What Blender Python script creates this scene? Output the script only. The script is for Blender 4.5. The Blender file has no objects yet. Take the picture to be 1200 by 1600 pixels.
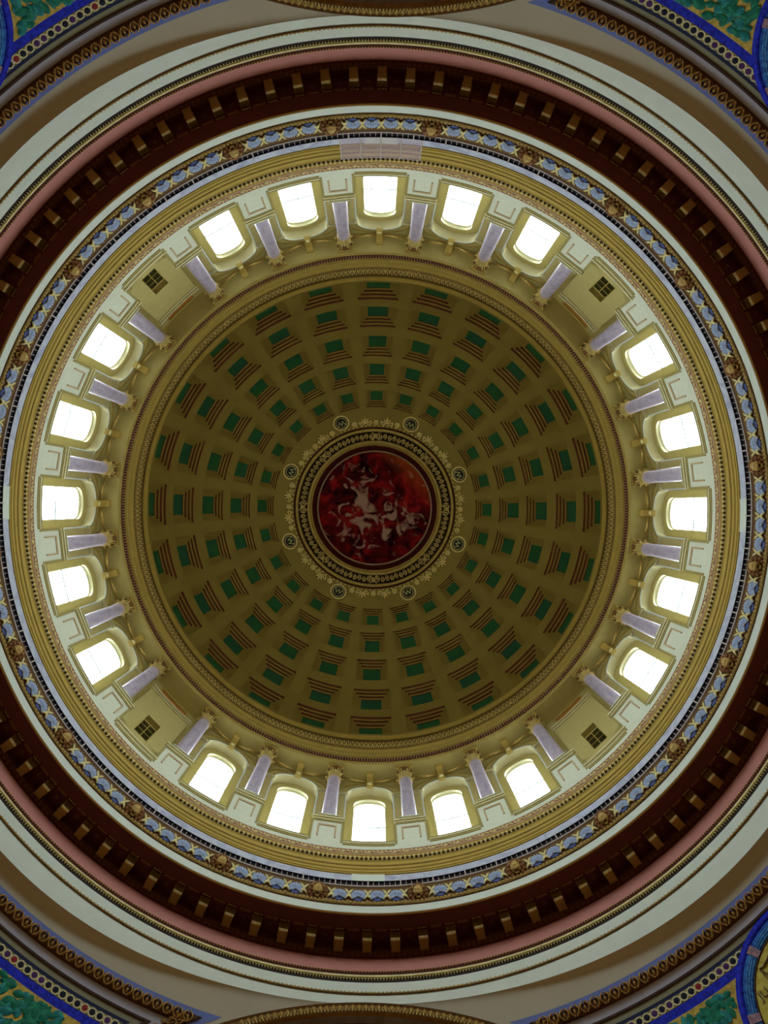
import bpy, bmesh, math, random
from math import sin, cos, pi, radians, sqrt, acos, atan2
from mathutils import Vector, Matrix
random.seed(7)
sc = bpy.context.scene
COL = sc.collection

# ------------------------------------------------------------ camera, light
CZ = 1.6                                   # eye height above the floor
F = 1200.0                                 # focal length in pixels of the 1200x1600 frame
cam = bpy.data.objects.new('camera', bpy.data.cameras.new('camera'))
COL.objects.link(cam); sc.camera = cam
cam.data.sensor_fit = 'VERTICAL'; cam.data.sensor_height = 36.0; cam.data.sensor_width = 27.0
cam.data.lens = 36.0 * F / 1600
cam.data.shift_x = 14.7 / 1600; cam.data.shift_y = -8.4 / 1600
cam.data.clip_end = 400
cam.location = (0, -0.082, CZ); cam.rotation_euler = (pi, 0, 0)

world = bpy.data.worlds.new('world'); sc.world = world; world.use_nodes = True
bg = world.node_tree.nodes['Background']
bg.inputs['Color'].default_value = (0.80, 0.93, 1.0, 1); bg.inputs['Strength'].default_value = 15.5   # bright even overcast
# warm fill lights added low in the four unseen arms, without fixtures
for q in range(4):
    ld = bpy.data.lights.new('arm_fill', 'AREA'); ld.shape = 'DISK'; ld.size = 5.0; ld.energy = 190; ld.color = (1.0, 0.60, 0.18)
    lo = bpy.data.objects.new('arm_fill', ld); COL.objects.link(lo)
    t = radians(1) + pi / 2 * q; lo.location = (18 * cos(t), 18 * sin(t), 6.0)
    lo.rotation_euler = (Vector((0, 0, 26)) - Vector(lo.location)).to_track_quat('-Z', 'Y').to_euler()
# portals that guide the daylight of the sky through the twenty drum windows
for k in range(24):
    if k in (3, 9, 15, 21): continue
    ld = bpy.data.lights.new('window_portal', 'AREA'); ld.shape = 'RECTANGLE'; ld.size = 1.5; ld.size_y = 7.2; ld.cycles.is_portal = True
    lo = bpy.data.objects.new('window_portal', ld); COL.objects.link(lo)
    t = radians(15 * k + 1); lo.location = (13.62 * cos(t), 13.62 * sin(t), 31.55 + CZ)
    lo.rotation_euler = (pi / 2, 0, t + pi / 2)
vs = sc.view_settings
vs.view_transform = 'Standard'; vs.look = 'None'; vs.exposure = 0.12; vs.gamma = 1.0; vs.use_curve_mapping = False

TWIST = radians(1.0)
def bay(k): return radians(15 * k) + TWIST

# ------------------------------------------------------------ materials
MATS = {}
def mat(name, col, rough=0.6, metal=0.0, var=0.12, scale=3.0, bump=0.0, bscale=30.0, col2=None, spec=0.2):
    m = bpy.data.materials.new(name); m.use_nodes = True
    nt = m.node_tree; N = nt.nodes; L = nt.links; b = N['Principled BSDF']
    b.inputs['Roughness'].default_value = rough; b.inputs['Metallic'].default_value = metal
    b.inputs['Specular IOR Level'].default_value = spec
    tc = N.new('ShaderNodeTexCoord'); nz = N.new('ShaderNodeTexNoise')
    nz.inputs['Scale'].default_value = scale; nz.inputs['Detail'].default_value = 5
    L.new(tc.outputs['Object'], nz.inputs['Vector'])
    r = N.new('ShaderNodeValToRGB'); e = r.color_ramp.elements
    c2 = col2 or tuple(c * (1 - var) for c in col)
    e[0].position = 0.35; e[0].color = (*c2, 1); e[1].position = 0.65; e[1].color = (*col, 1)
    L.new(nz.outputs['Fac'], r.inputs['Fac']); L.new(r.outputs['Color'], b.inputs['Base Color'])
    if bump:
        n2 = N.new('ShaderNodeTexNoise'); n2.inputs['Scale'].default_value = bscale
        L.new(tc.outputs['Object'], n2.inputs['Vector'])
        bp = N.new('ShaderNodeBump'); bp.inputs['Strength'].default_value = bump; bp.inputs['Distance'].default_value = 0.02
        L.new(n2.outputs['Fac'], bp.inputs['Height']); L.new(bp.outputs['Normal'], b.inputs['Normal'])
    MATS[name] = m
    return m

def marble(name, base, vein, scale):
    m = bpy.data.materials.new(name); m.use_nodes = True
    nt = m.node_tree; N = nt.nodes; L = nt.links; b = N['Principled BSDF']
    b.inputs['Roughness'].default_value = 0.35
    tc = N.new('ShaderNodeTexCoord'); n1 = N.new('ShaderNodeTexNoise'); n2 = N.new('ShaderNodeTexNoise')
    n1.inputs['Scale'].default_value = scale; n1.inputs['Detail'].default_value = 8; n1.inputs['Distortion'].default_value = 1.6
    n2.inputs['Scale'].default_value = scale * 0.35
    L.new(tc.outputs['Object'], n1.inputs['Vector']); L.new(tc.outputs['Object'], n2.inputs['Vector'])
    r = N.new('ShaderNodeValToRGB'); e = r.color_ramp.elements
    e[0].position = 0.36; e[0].color = (*vein, 1); e[1].position = 0.56; e[1].color = (*base, 1)
    x = r.color_ramp.elements.new(0.45); x.color = tuple((a * 0.45 + c * 0.55) for a, c in zip(vein, base)) + (1,)
    L.new(n1.outputs['Fac'], r.inputs['Fac'])
    mx = N.new('ShaderNodeMix'); mx.data_type = 'RGBA'; mx.inputs[7].default_value = (*[c * 0.9 for c in base[:2]], base[2], 1)
    L.new(n2.outputs['Fac'], mx.inputs[0]); L.new(r.outputs['Color'], mx.inputs[6]); L.new(mx.outputs[2], b.inputs['Base Color'])
    MATS[name] = m

def mosaic(name, col, col2, scale=14.0, rough=0.5):
    m = bpy.data.materials.new(name); m.use_nodes = True
    nt = m.node_tree; N = nt.nodes; L = nt.links; b = N['Principled BSDF']; b.inputs['Roughness'].default_value = rough; b.inputs['Specular IOR Level'].default_value = 0.12
    tc = N.new('ShaderNodeTexCoord'); v = N.new('ShaderNodeTexVoronoi'); v.inputs['Scale'].default_value = scale
    L.new(tc.outputs['Object'], v.inputs['Vector'])
    s = N.new('ShaderNodeSeparateColor'); L.new(v.outputs['Color'], s.inputs[0])
    r = N.new('ShaderNodeValToRGB'); e = r.color_ramp.elements
    e[0].color = (*col2, 1); e[1].color = (*col, 1); e[0].position = 0.1; e[1].position = 0.8
    L.new(s.outputs[0], r.inputs['Fac']); L.new(r.outputs['Color'], b.inputs['Base Color'])
    MATS[name] = m

mat('cream', (0.65, 0.58, 0.33), 0.6, var=0.06)
mat('ivory', (0.67, 0.70, 0.60), 0.55, var=0.05)
mat('cream_pale', (0.66, 0.66, 0.50), 0.55, var=0.05)
mat('panel_tan', (0.50, 0.36, 0.20), 0.55, var=0.08)
mat('cap_shade_olive', (0.36, 0.29, 0.10), 0.6, var=0.08)  # olive paints in the shade lines of the caps and pedestal sides
mat('leaf_ground', (0.22, 0.13, 0.025), 0.6, var=0.15)
mat('fillet_dark', (0.13, 0.075, 0.012), 0.6, var=0.15)
mat('bracket_brown', (0.30, 0.17, 0.035), 0.5, 0.15, var=0.15)
mat('drum_wall', (0.50, 0.405, 0.145), 0.6, var=0.08)
mat('ochre', (0.45, 0.31, 0.065), 0.5, var=0.1)
mat('dome', (0.295, 0.208, 0.040), 0.7, var=0.1, scale=1.0)
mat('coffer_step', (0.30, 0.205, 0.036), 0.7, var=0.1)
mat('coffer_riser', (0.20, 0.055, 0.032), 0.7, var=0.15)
mat('coffer_green', (0.022, 0.13, 0.025), 0.6, var=0.3, scale=0.6, col2=(0.022, 0.10, 0.05))
mat('gold', (0.62, 0.42, 0.12), 0.38, 0.65, var=0.25, scale=8, bump=0.3)
mat('gold_pale', (0.78, 0.66, 0.30), 0.45, 0.3, var=0.2, scale=8)
mat('bronze', (0.20, 0.10, 0.028), 0.45, 0.4, var=0.35, scale=9)
mat('lion_gold', (0.58, 0.38, 0.12), 0.45, 0.3, var=0.3, scale=14)
mat('dark_bronze', (0.10, 0.04, 0.012), 0.45, 0.2, var=0.3, scale=9)
mat('mane_brown', (0.26, 0.11, 0.035), 0.5, 0.15, var=0.4, scale=14)
mat('capital_gold', (0.70, 0.52, 0.17), 0.45, 0.25, var=0.3, scale=10)  # bright gold puts the leaf highlights into the colour
mat('capital_shade', (0.22, 0.10, 0.03), 0.5, var=0.2)  # dark bell colour paints in the shadows behind the leaves
mat('oculus_gold', (0.56, 0.39, 0.10), 0.5, 0.3, var=0.15)
mat('oculus_relief', (0.86, 0.66, 0.24), 0.6, 0.1, var=0.2, scale=6)
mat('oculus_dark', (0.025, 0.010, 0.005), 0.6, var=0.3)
mat('maroon', (0.10, 0.012, 0.010), 0.55, var=0.15)
mat('soffit_red', (0.095, 0.015, 0.008), 0.6, var=0.12)
mat('soffit_brown', (0.16, 0.055, 0.018), 0.6, var=0.2)
mat('pink', (0.56, 0.225, 0.185), 0.6, var=0.06)
mat('red_gold', (0.42, 0.20, 0.11), 0.5, var=0.3, scale=6)
mat('rose', (0.52, 0.36, 0.22), 0.55, var=0.1)
mat('modillion', (0.42, 0.25, 0.055), 0.5, 0.2, var=0.15)
mat('shell_blue', (0.42, 0.50, 0.68), 0.5, var=0.1)
mat('shell_ground', (0.07, 0.10, 0.30), 0.5, var=0.2)
mat('dark_mesh', (0.012, 0.008, 0.012), 0.5, var=0.2)
mat('rail_stone', (0.46, 0.38, 0.33), 0.5, var=0.1)
mat('pendentive', (0.52, 0.46, 0.34), 0.7, var=0.05, scale=0.8)
mat('blue_border', (0.17, 0.22, 0.54), 0.6, var=0.1)
mat('heart_gold', (0.46, 0.25, 0.06), 0.4, 0.45, var=0.3, scale=9)
mat('lavender', (0.44, 0.42, 0.50), 0.65, var=0.06)
mat('grey_olive', (0.25, 0.24, 0.15), 0.65, var=0.08)
mat('dark_brown', (0.05, 0.017, 0.006), 0.6, var=0.2)
mat('navy', (0.005, 0.008, 0.06), 0.5, var=0.3)
mat('purple_band', (0.09, 0.03, 0.10), 0.5, var=0.3)
mat('floor_stone', (0.40, 0.30, 0.19), 0.35, var=0.25, scale=1.0)
mat('pier_stone', (0.36, 0.30, 0.22), 0.4, var=0.15, scale=1.0)
mat('roof_grey', (0.16, 0.16, 0.16), 0.8, var=0.1)
mat('dentil_rose', (0.42, 0.22, 0.11), 0.55, var=0.15)
mat('lead', (0.30, 0.34, 0.36), 0.5, var=0.05)
mat('dark_glass', (0.035, 0.032, 0.010), 0.12, var=0.3)
mat('medallion_black', (0.02, 0.018, 0.008), 0.5, var=0.2)
mat('letter_green', (0.55, 0.55, 0.22), 0.5, var=0.1)
mat('brown_panel', (0.42, 0.17, 0.03), 0.6, var=0.2)
marble('column_marble', (0.54, 0.46, 0.51), (0.25, 0.18, 0.30), 2.2)
marble('band_marble', (0.60, 0.61, 0.66), (0.27, 0.28, 0.40), 1.6)
mosaic('mosaic_gold', (0.62, 0.45, 0.09), (0.42, 0.30, 0.06))
mosaic('mosaic_strip', (0.36, 0.31, 0.09), (0.12, 0.13, 0.06), 16)
mosaic('mosaic_blue', (0.015, 0.03, 0.62), (0.008, 0.012, 0.34))
mosaic('mosaic_sky', (0.03, 0.16, 0.50), (0.015, 0.05, 0.30))
mosaic('reed_pale', (0.10, 0.34, 0.66), (0.04, 0.2, 0.5))
mosaic('leaf_green', (0.015, 0.24, 0.13), (0.006, 0.11, 0.09), 10)
mosaic('leaf_teal', (0.03, 0.30, 0.27), (0.008, 0.13, 0.16), 10)
mosaic('stem_brown', (0.17, 0.10, 0.07), (0.09, 0.05, 0.03))
mosaic('disc_black', (0.012, 0.012, 0.03), (0.006, 0.006, 0.012), 30)
mosaic('disc_violet', (0.12, 0.03, 0.16), (0.05, 0.015, 0.09), 30)
mosaic('disc_red', (0.36, 0.03, 0.03), (0.2, 0.015, 0.015), 30)
mosaic('disc_ring', (0.70, 0.64, 0.34), (0.50, 0.45, 0.26), 30)
mosaic('medallion_gold', (0.62, 0.54, 0.10), (0.46, 0.36, 0.05), 9)
mosaic('rose_tie', (0.40, 0.26, 0.30), (0.25, 0.15, 0.2), 20)

m = bpy.data.materials.new('window_glass'); m.use_nodes = True
nt = m.node_tree; nt.nodes.clear()
tr = nt.nodes.new('ShaderNodeBsdfTransparent'); gl = nt.nodes.new('ShaderNodeBsdfGlossy'); gl.inputs['Roughness'].default_value = 0.1
mx = nt.nodes.new('ShaderNodeMixShader'); mx.inputs[0].default_value = 0.06; ou = nt.nodes.new('ShaderNodeOutputMaterial')
tr.inputs['Color'].default_value = (0.96, 0.99, 1.0, 1)
nt.links.new(tr.outputs[0], mx.inputs[1]); nt.links.new(gl.outputs[0], mx.inputs[2])
nt.links.new(mx.outputs[0], ou.inputs['Surface']); MATS['window_glass'] = m

m = bpy.data.materials.new('screen_film'); m.use_nodes = True
nt = m.node_tree; b = nt.nodes['Principled BSDF']; b.inputs['Base Color'].default_value = (0.50, 0.36, 0.42, 1)
b.inputs['Roughness'].default_value = 0.6
tr = nt.nodes.new('ShaderNodeBsdfTransparent'); mx = nt.nodes.new('ShaderNodeMixShader'); mx.inputs[0].default_value = 0.30
nt.links.new(tr.outputs[0], mx.inputs[1]); nt.links.new(b.outputs[0], mx.inputs[2])
nt.links.new(mx.outputs[0], nt.nodes['Material Output'].inputs['Surface']); MATS['screen_film'] = m

# the painting: a generic swirl of reds, darks and pale drapery colours
m = bpy.data.materials.new('painting'); m.use_nodes = True
nt = m.node_tree; N = nt.nodes; L = nt.links; b = N['Principled BSDF']; b.inputs['Roughness'].default_value = 0.9; b.inputs['Specular IOR Level'].default_value = 0.05
tc = N.new('ShaderNodeTexCoord')
n1 = N.new('ShaderNodeTexNoise'); n1.inputs['Scale'].default_value = 0.75; n1.inputs['Detail'].default_value = 4; n1.inputs['Distortion'].default_value = 1.2
n2 = N.new('ShaderNodeTexNoise'); n2.inputs['Scale'].default_value = 1.0; n2.inputs['Detail'].default_value = 5; n2.inputs['Distortion'].default_value = 1.8
mp2 = N.new('ShaderNodeMapping'); mp2.inputs['Location'].default_value = (4.3, 1.7, 0)
L.new(tc.outputs['Object'], n1.inputs['Vector']); L.new(tc.outputs['Object'], mp2.inputs['Vector']); L.new(mp2.outputs[0], n2.inputs['Vector'])
r1 = N.new('ShaderNodeValToRGB'); e = r1.color_ramp.elements
e[0].position = 0.36; e[0].color = (0.016, 0.002, 0.004, 1); e[1].position = 0.66; e[1].color = (0.34, 0.012, 0.010, 1)
x = r1.color_ramp.elements.new(0.5); x.color = (0.11, 0.004, 0.006, 1)
L.new(n1.outputs['Fac'], r1.inputs['Fac'])
# pale shapes gather around the middle
mp = N.new('ShaderNodeMapping'); mp.inputs['Location'].default_value = (-0.15, -0.35, 0)
L.new(tc.outputs['Object'], mp.inputs['Vector'])
ln = N.new('ShaderNodeVectorMath'); ln.operation = 'LENGTH'; L.new(mp.outputs[0], ln.inputs[0])
mr = N.new('ShaderNodeMapRange'); mr.inputs[1].default_value = 0.2; mr.inputs[2].default_value = 3.4; mr.inputs[3].default_value = 0.16; mr.inputs[4].default_value = -0.05
L.new(ln.outputs['Value'], mr.inputs[0])
ad = N.new('ShaderNodeMath'); ad.operation = 'ADD'; L.new(n2.outputs['Fac'], ad.inputs[0]); L.new(mr.outputs[0], ad.inputs[1])
r2 = N.new('ShaderNodeValToRGB'); r2.color_ramp.elements[0].position = 0.56; r2.color_ramp.elements[1].position = 0.68
L.new(ad.outputs[0], r2.inputs['Fac'])
m1 = N.new('ShaderNodeMix'); m1.data_type = 'RGBA'; m1.inputs[7].default_value = (0.44, 0.25, 0.17, 1)
L.new(r2.outputs['Color'], m1.inputs[0]); L.new(r1.outputs['Color'], m1.inputs[6])
# an orange rim towards one side
sx = N.new('ShaderNodeSeparateXYZ'); L.new(tc.outputs['Object'], sx.inputs[0])
q = N.new('ShaderNodeMath'); q.operation = 'SUBTRACT'; L.new(sx.outputs[0], q.inputs[0]); L.new(sx.outputs[1], q.inputs[1])
mr3 = N.new('ShaderNodeMapRange'); mr3.inputs[1].default_value = 3.6; mr3.inputs[2].default_value = 5.2; mr3.inputs[4].default_value = 0.6
L.new(q.outputs[0], mr3.inputs[0])
m2 = N.new('ShaderNodeMix'); m2.data_type = 'RGBA'; m2.inputs[7].default_value = (0.45, 0.09, 0.012, 1)
L.new(mr3.outputs[0], m2.inputs[0]); L.new(m1.outputs[2], m2.inputs[6]); L.new(m2.outputs[2], b.inputs['Base Color'])
MATS['painting'] = m

# ------------------------------------------------------------ helpers
def P(a, R, Z): return (R * cos(a), R * sin(a), Z + CZ)

class MB:
    def __init__(s): s.v = []; s.f = []
    def add(s, vs_, fs):
        o = len(s.v); s.v += [tuple(p) for p in vs_]; s.f += [tuple(i + o for i in f) for f in fs]
    def strip(s, rows, closed=False):
        n = len(rows[0]); vs_ = [p for r in rows for p in r]; fs = []
        for i in range(len(rows) - 1):
            for j in range(n if closed else n - 1):
                k = (j + 1) % n
                fs.append((i * n + j, i * n + k, (i + 1) * n + k, (i + 1) * n + j))
        s.add(vs_, fs)
    def revolve(s, prof, n=288, a0=0.0, a1=2 * pi):
        full = abs(a1 - a0 - 2 * pi) < 1e-6
        m_ = n if full else n + 1
        for (R0, Z0), (R1, Z1) in zip(prof[:-1], prof[1:]):
            rows = []
            for R, Z in ((R0, Z0), (R1, Z1)):
                rows.append([P(a0 + (a1 - a0) * i / n, R, Z) for i in range(m_)])
            s.strip(rows, closed=full)
    def cbox(s, a, u0, u1, R0, R1, Z0, Z1, Rm=12.5, n=1):
        """box bent to the ring: u runs along the arc at radius Rm"""
        vs_ = []; fs = []
        for i in range(n + 1):
            t = a + (u0 + (u1 - u0) * i / n) / Rm
            vs_ += [P(t, R0, Z0), P(t, R1, Z0), P(t, R1, Z1), P(t, R0, Z1)]
        for i in range(n):
            o = 4 * i
            for j in range(4):
                k = (j + 1) % 4; fs.append((o + j, o + k, o + 4 + k, o + 4 + j))
        fs.append((0, 1, 2, 3)); o = 4 * n; fs.append((o + 3, o + 2, o + 1, o))
        s.add(vs_, fs)
    def box(s, c, h):
        x, y, z = c; a, b_, d = h
        vs_ = [(x + i * a, y + j * b_, z + k * d) for i in (-1, 1) for j in (-1, 1) for k in (-1, 1)]
        s.add(vs_, [(0, 1, 3, 2), (4, 6, 7, 5), (0, 4, 5, 1), (2, 3, 7, 6), (0, 2, 6, 4), (1, 5, 7, 3)])
    def ell(s, c, r, nu=8, nv=5, bump=0.0):
        rows = []
        for i in range(nv + 1):
            t = pi * i / nv
            k = 1
            rows.append([(c[0] + r[0] * sin(t) * cos(2 * pi * j / nu) * k, c[1] + r[1] * sin(t) * sin(2 * pi * j / nu) * k, c[2] + r[2] * cos(t)) for j in range(nu)])
        s.strip(rows, True)
    def lathe(s, prof, n=20, c=(0, 0)):
        rows = [[(c[0] + r * cos(2 * pi * j / n), c[1] + r * sin(2 * pi * j / n), z) for j in range(n)] for r, z in prof]
        s.strip(rows, True)
    def tube(s, pts, r, n=5):
        pts = [Vector(p) for p in pts]; rows = []
        for i, p in enumerate(pts):
            d = (pts[min(i + 1, len(pts) - 1)] - pts[max(i - 1, 0)]).normalized()
            up = Vector((0, 0, 1)) if abs(d.z) < 0.9 else Vector((1, 0, 0))
            x_ = d.cross(up).normalized(); y_ = d.cross(x_)
            rr = r[i] if isinstance(r, (list, tuple)) else r
            rows.append([p + rr * (x_ * cos(2 * pi * j / n) + y_ * sin(2 * pi * j / n)) for j in range(n)])
        s.strip(rows, True)
        s.add(rows[0], [tuple(range(n))]); s.add(rows[-1], [tuple(range(n))])
    def mesh(s, name, material, smooth=False):
        me = bpy.data.meshes.new(name); me.from_pydata(s.v, [], s.f)
        me.materials.append(MATS[material])
        if smooth: me.polygons.foreach_set('use_smooth', [True] * len(me.polygons))
        bm = bmesh.new(); bm.from_mesh(me); bmesh.ops.recalc_face_normals(bm, faces=bm.faces); bm.to_mesh(me); bm.free()
        me.update()
        return me
    def build(s, name, material, parent=None, smooth=False, **kw):
        return link(name, s.mesh(name, material, smooth), parent, **kw)

def link(name, me, parent=None, rz=None, mw=None, stuff=False, label=None):
    o = bpy.data.objects.new(name, me); COL.objects.link(o)
    if parent: o.parent = parent
    if rz is not None: o.rotation_euler = (0, 0, rz)
    if mw is not None: o.matrix_local = mw
    if stuff: o['kind'] = 'stuff'
    if label: o['label'] = label
    return o
def empty(name, loc=(0, 0, 0), rz=0.0):
    o = bpy.data.objects.new(name, None); COL.objects.link(o)
    o.location = loc; o.rotation_euler = (0, 0, rz); o.empty_display_size = 0.2
    return o
def tag(o, label, cat, group=None, kind=None):
    o['label'] = label
    if cat: o['category'] = cat
    if group: o['group'] = group
    if kind: o['kind'] = kind
    return o
def struct(name, label, cat): return tag(empty(name), label, cat, kind='structure')
def ring(prof, name, material, parent, n=288, **kw):
    b_ = MB(); b_.revolve(prof, n); return b_.build(name, material, parent, smooth=True, **kw)
def arc_cfg(x0, x1, n): return [x0 + (x1 - x0) * i / n for i in range(n + 1)]

# ------------------------------------------------------------ bay names
def bay_phrase(k):
    k %= 24
    order = ['first', 'second', 'middle', 'fourth', 'fifth']
    if k in (3, 9, 15, 21):
        return {3: 'lower right', 9: 'lower left', 15: 'upper left', 21: 'upper right'}[k] + ' blank bay'
    for g, ks in (('top', [16, 17, 18, 19, 20]), ('right', [22, 23, 0, 1, 2]), ('bottom', [8, 7, 6, 5, 4]), ('left', [14, 13, 12, 11, 10])):
        if k in ks:
            i = ks.index(k)
            if g in ('top', 'bottom'): w = ['leftmost', 'second from left', 'middle', 'second from right', 'rightmost'][i]
            else: w = ['uppermost', 'second from top', 'middle', 'second from bottom', 'lowest'][i]
            return g, w
def win_phrase(k):
    p = bay_phrase(k)
    return p if isinstance(p, str) else '%s %s window' % (p[1], p[0]) if p[1] in ('leftmost', 'middle', 'rightmost', 'uppermost', 'lowest') else '%s window %s' % (p[0], p[1])

# ------------------------------------------------------------ pendentive sphere
A_, RA, ZC = 13.0, 7.8, 12.4
RS2 = RA * RA + A_ * A_; RS = sqrt(RS2)
def Zs(R): return ZC + sqrt(max(RS2 - R * R, 0.0))
def Ze(th): return 13.0 * F / (781 - 10 * cos(4 * th))
def smin(a, b_, k):
    h = max(k - abs(a - b_), 0) / k
    return min(a, b_) - h * h * k * 0.25
def Zsurf(th, R): return smin(Ze(th), Zs(R), 0.16)
def Zlevel(r):
    lo, hi = 13.0, 20.15
    for _ in range(60):
        mid = (lo + hi) / 2
        if F * sqrt(RS2 - (mid - ZC) ** 2) / mid > r: lo = mid
        else: hi = mid
    return (lo + hi) / 2

SIDES = ['lower_right', 'lower_left', 'upper_left', 'upper_right']
AXES = ['right', 'bottom', 'left', 'top']

# floor
b = MB(); b.v = [P(0, 0, 0)]; n = 96
b.v = [(0, 0, 0)] + [(34 * cos(2 * pi * i / n), 34 * sin(2 * pi * i / n), 0) for i in range(n)]
b.f = [(0, 1 + i, 1 + (i + 1) % n) for i in range(n)]
tag(b.build('floor', 'floor_stone'), 'brown stone floor of the rotunda under the dome', 'floor', kind='structure')

# unseen roof, arm ends and dome shell, added to block low and stray light
b = MB(); b.revolve([(13.56, 26.0), (80.0, 26.0)], 96); b.revolve([(13.56, 26.0), (13.56, 28.0)], 96); b.revolve([(13.56, 35.9), (13.56, 40.0)], 96)
b.revolve([(33.0, -CZ), (33.0, 26.0)], 96)
b.revolve([(13.56, 40.0)] + [(13.56 * cos(radians(5 * i)), 40.0 + 14.5 * sin(radians(5 * i))) for i in range(1, 18)] + [(0.01, 54.5)], 96)
tag(b.build('roof', 'roof_grey'), 'unseen dark grey roof terrace outside the drum windows, added to block low sky', 'roof', kind='structure')

# ------------------------------------------------------------ pendentives
def on_sphere(x, y, Z, h=0.0):
    d = Vector((x, y, Z - ZC)).normalized() * (RS - h)
    return Vector((d.x, d.y, d.z + ZC + CZ))
def outline(r, dl, h, na=64, ns=14):
    Z = Zlevel(r); R = sqrt(RS2 - (Z - ZC) ** 2); w = A_ - dl; th = acos(min(1, w / R))
    pts = []
    rho = sqrt(RS2 - w * w)
    zb = 13.2
    for i in range(ns):
        zz = zb + (Z - zb) * (i / ns); v = sqrt(max(rho * rho - (zz - ZC) ** 2, 0)); pts.append(on_sphere(w, v, zz, h))
    for i in range(na + 1):
        t = th + (pi / 2 - 2 * th) * i / na; pts.append(on_sphere(R * cos(t), R * sin(t), Z, h))
    for i in range(ns - 1, -1, -1):
        zz = zb + (Z - zb) * (i / ns); v = sqrt(max(rho * rho - (zz - ZC) ** 2, 0)); pts.append(on_sphere(v, w, zz, h))
    return pts
def band(levels):
    b_ = MB()
    for l0, l1 in zip(levels[:-1], levels[1:]): b_.strip([outline(*l0), outline(*l1)])
    return b_
def sphere_frame(th, Z, h):
    """matrix with z = inward normal, y = up the surface, x = along"""
    R = sqrt(RS2 - (Z - ZC) ** 2)
    p = on_sphere(R * cos(th), R * sin(th), Z, h); nrm = (Vector((0, 0, ZC + CZ)) - p).normalized()
    x_ = Vector((-sin(th), cos(th), 0)); y_ = nrm.cross(x_)
    if y_.z < 0: x_ = -x_; y_ = -y_
    M = Matrix((x_, y_, nrm)).transposed().to_4x4(); M.translation = p
    return M

# surface with cove, piers
b = MB(); NT = 60; NR = 44
for i in range(NT):
    rows = []
    for j in (i, i + 1):
        th = (pi / 2) * j / NT
        Rend = min(A_ / max(cos(th), sin(th)), RS - 1e-4)
        row = []
        for q_ in range(NR + 1):
            t = (q_ / NR) ** 1.6; R = 13.0 + (Rend - 13.0) * t
            row.append(P(th, R, Zsurf(th, R)))
        rows.append(row)
    b.strip(rows)
me_pend = b.mesh('vault_surface', 'pendentive', True)
b = MB()
t0 = acos(A_ / RS); arcp = [t0 + (pi / 2 - 2 * t0) * i / 24 for i in range(25)]
pl = [(A_, 7.4)] + [(RS * cos(t), RS * sin(t)) for t in arcp] + [(7.4, A_)]
pl = [(30.0, 7.4)] + pl + [(7.4, 30.0)]
b.strip([[(x_, y_, 0) for x_, y_ in pl], [(x_, y_, ZC + CZ + 0.02) for x_, y_ in pl]])
me_pier = b.mesh('pier', 'pier_stone')

LV = {'blue_border': ([(828, .08, .004), (838, .15, .006)], 'blue_border'),
      'gold_moulding': ([(838, .15, .0), (839.5, .16, .07), (855.5, .25, .07), (857.5, .262, .0)], 'dark_bronze'),
      'lavender_band': ([(857, .26, .006), (873, .34, .006)], 'lavender'),
      'brown_fillet': ([(872.5, .337, .0), (873, .34, .04), (877, .37, .04), (877.5, .373, .0)], 'dark_brown'),
      'grey_band': ([(877, .37, .006), (887, .44, .006)], 'grey_olive'),
      'navy_band': ([(887, .44, .008), (893, .47, .008)], 'navy'),
      'mosaic_strip': ([(893, .47, .01), (909, .60, .01)], 'mosaic_strip'),
      'blue_band': ([(909, .60, .012), (924, .72, .012)], 'mosaic_blue')}
me_bands = {}
for nm, (lv, mt) in LV.items(): me_bands[nm] = band(lv).mesh(nm, mt, True)
# leaf field
b = MB(); Zt = Zlevel(924); rows = []
for i in range(25):
    Z = Zt + (13.2 - Zt) * i / 24; R = sqrt(RS2 - (Z - ZC) ** 2); th = acos(min(1, (A_ - .72) / R))
    rows.append([on_sphere(R * cos(th + (pi / 2 - 2 * th) * j / 24), R * sin(th + (pi / 2 - 2 * th) * j / 24), Z, .014) for j in range(25)])
b.strip(rows); me_field = b.mesh('leaf_field', 'mosaic_gold', True)
# ornament of the gold moulding: an open heart with a bud
b = MB()
for s_ in (-1, 1):
    pts = [(s_ * (0.015 + 0.075 * sin(t) ** 0.8), -0.11 + 0.20 * (t / pi) , 0.035 + 0.02 * sin(t)) for t in [pi * i / 7 for i in range(8)]]
    b.tube(pts, 0.019, 4)
b.ell((0, 0.005, 0.035), (0.028, 0.06, 0.03), 6, 4)
b.ell((0.125, -0.01, 0.03), (0.022, 0.09, 0.03), 6, 4)
me_heart = b.mesh('leaf_ornament', 'heart_gold', True)
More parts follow.
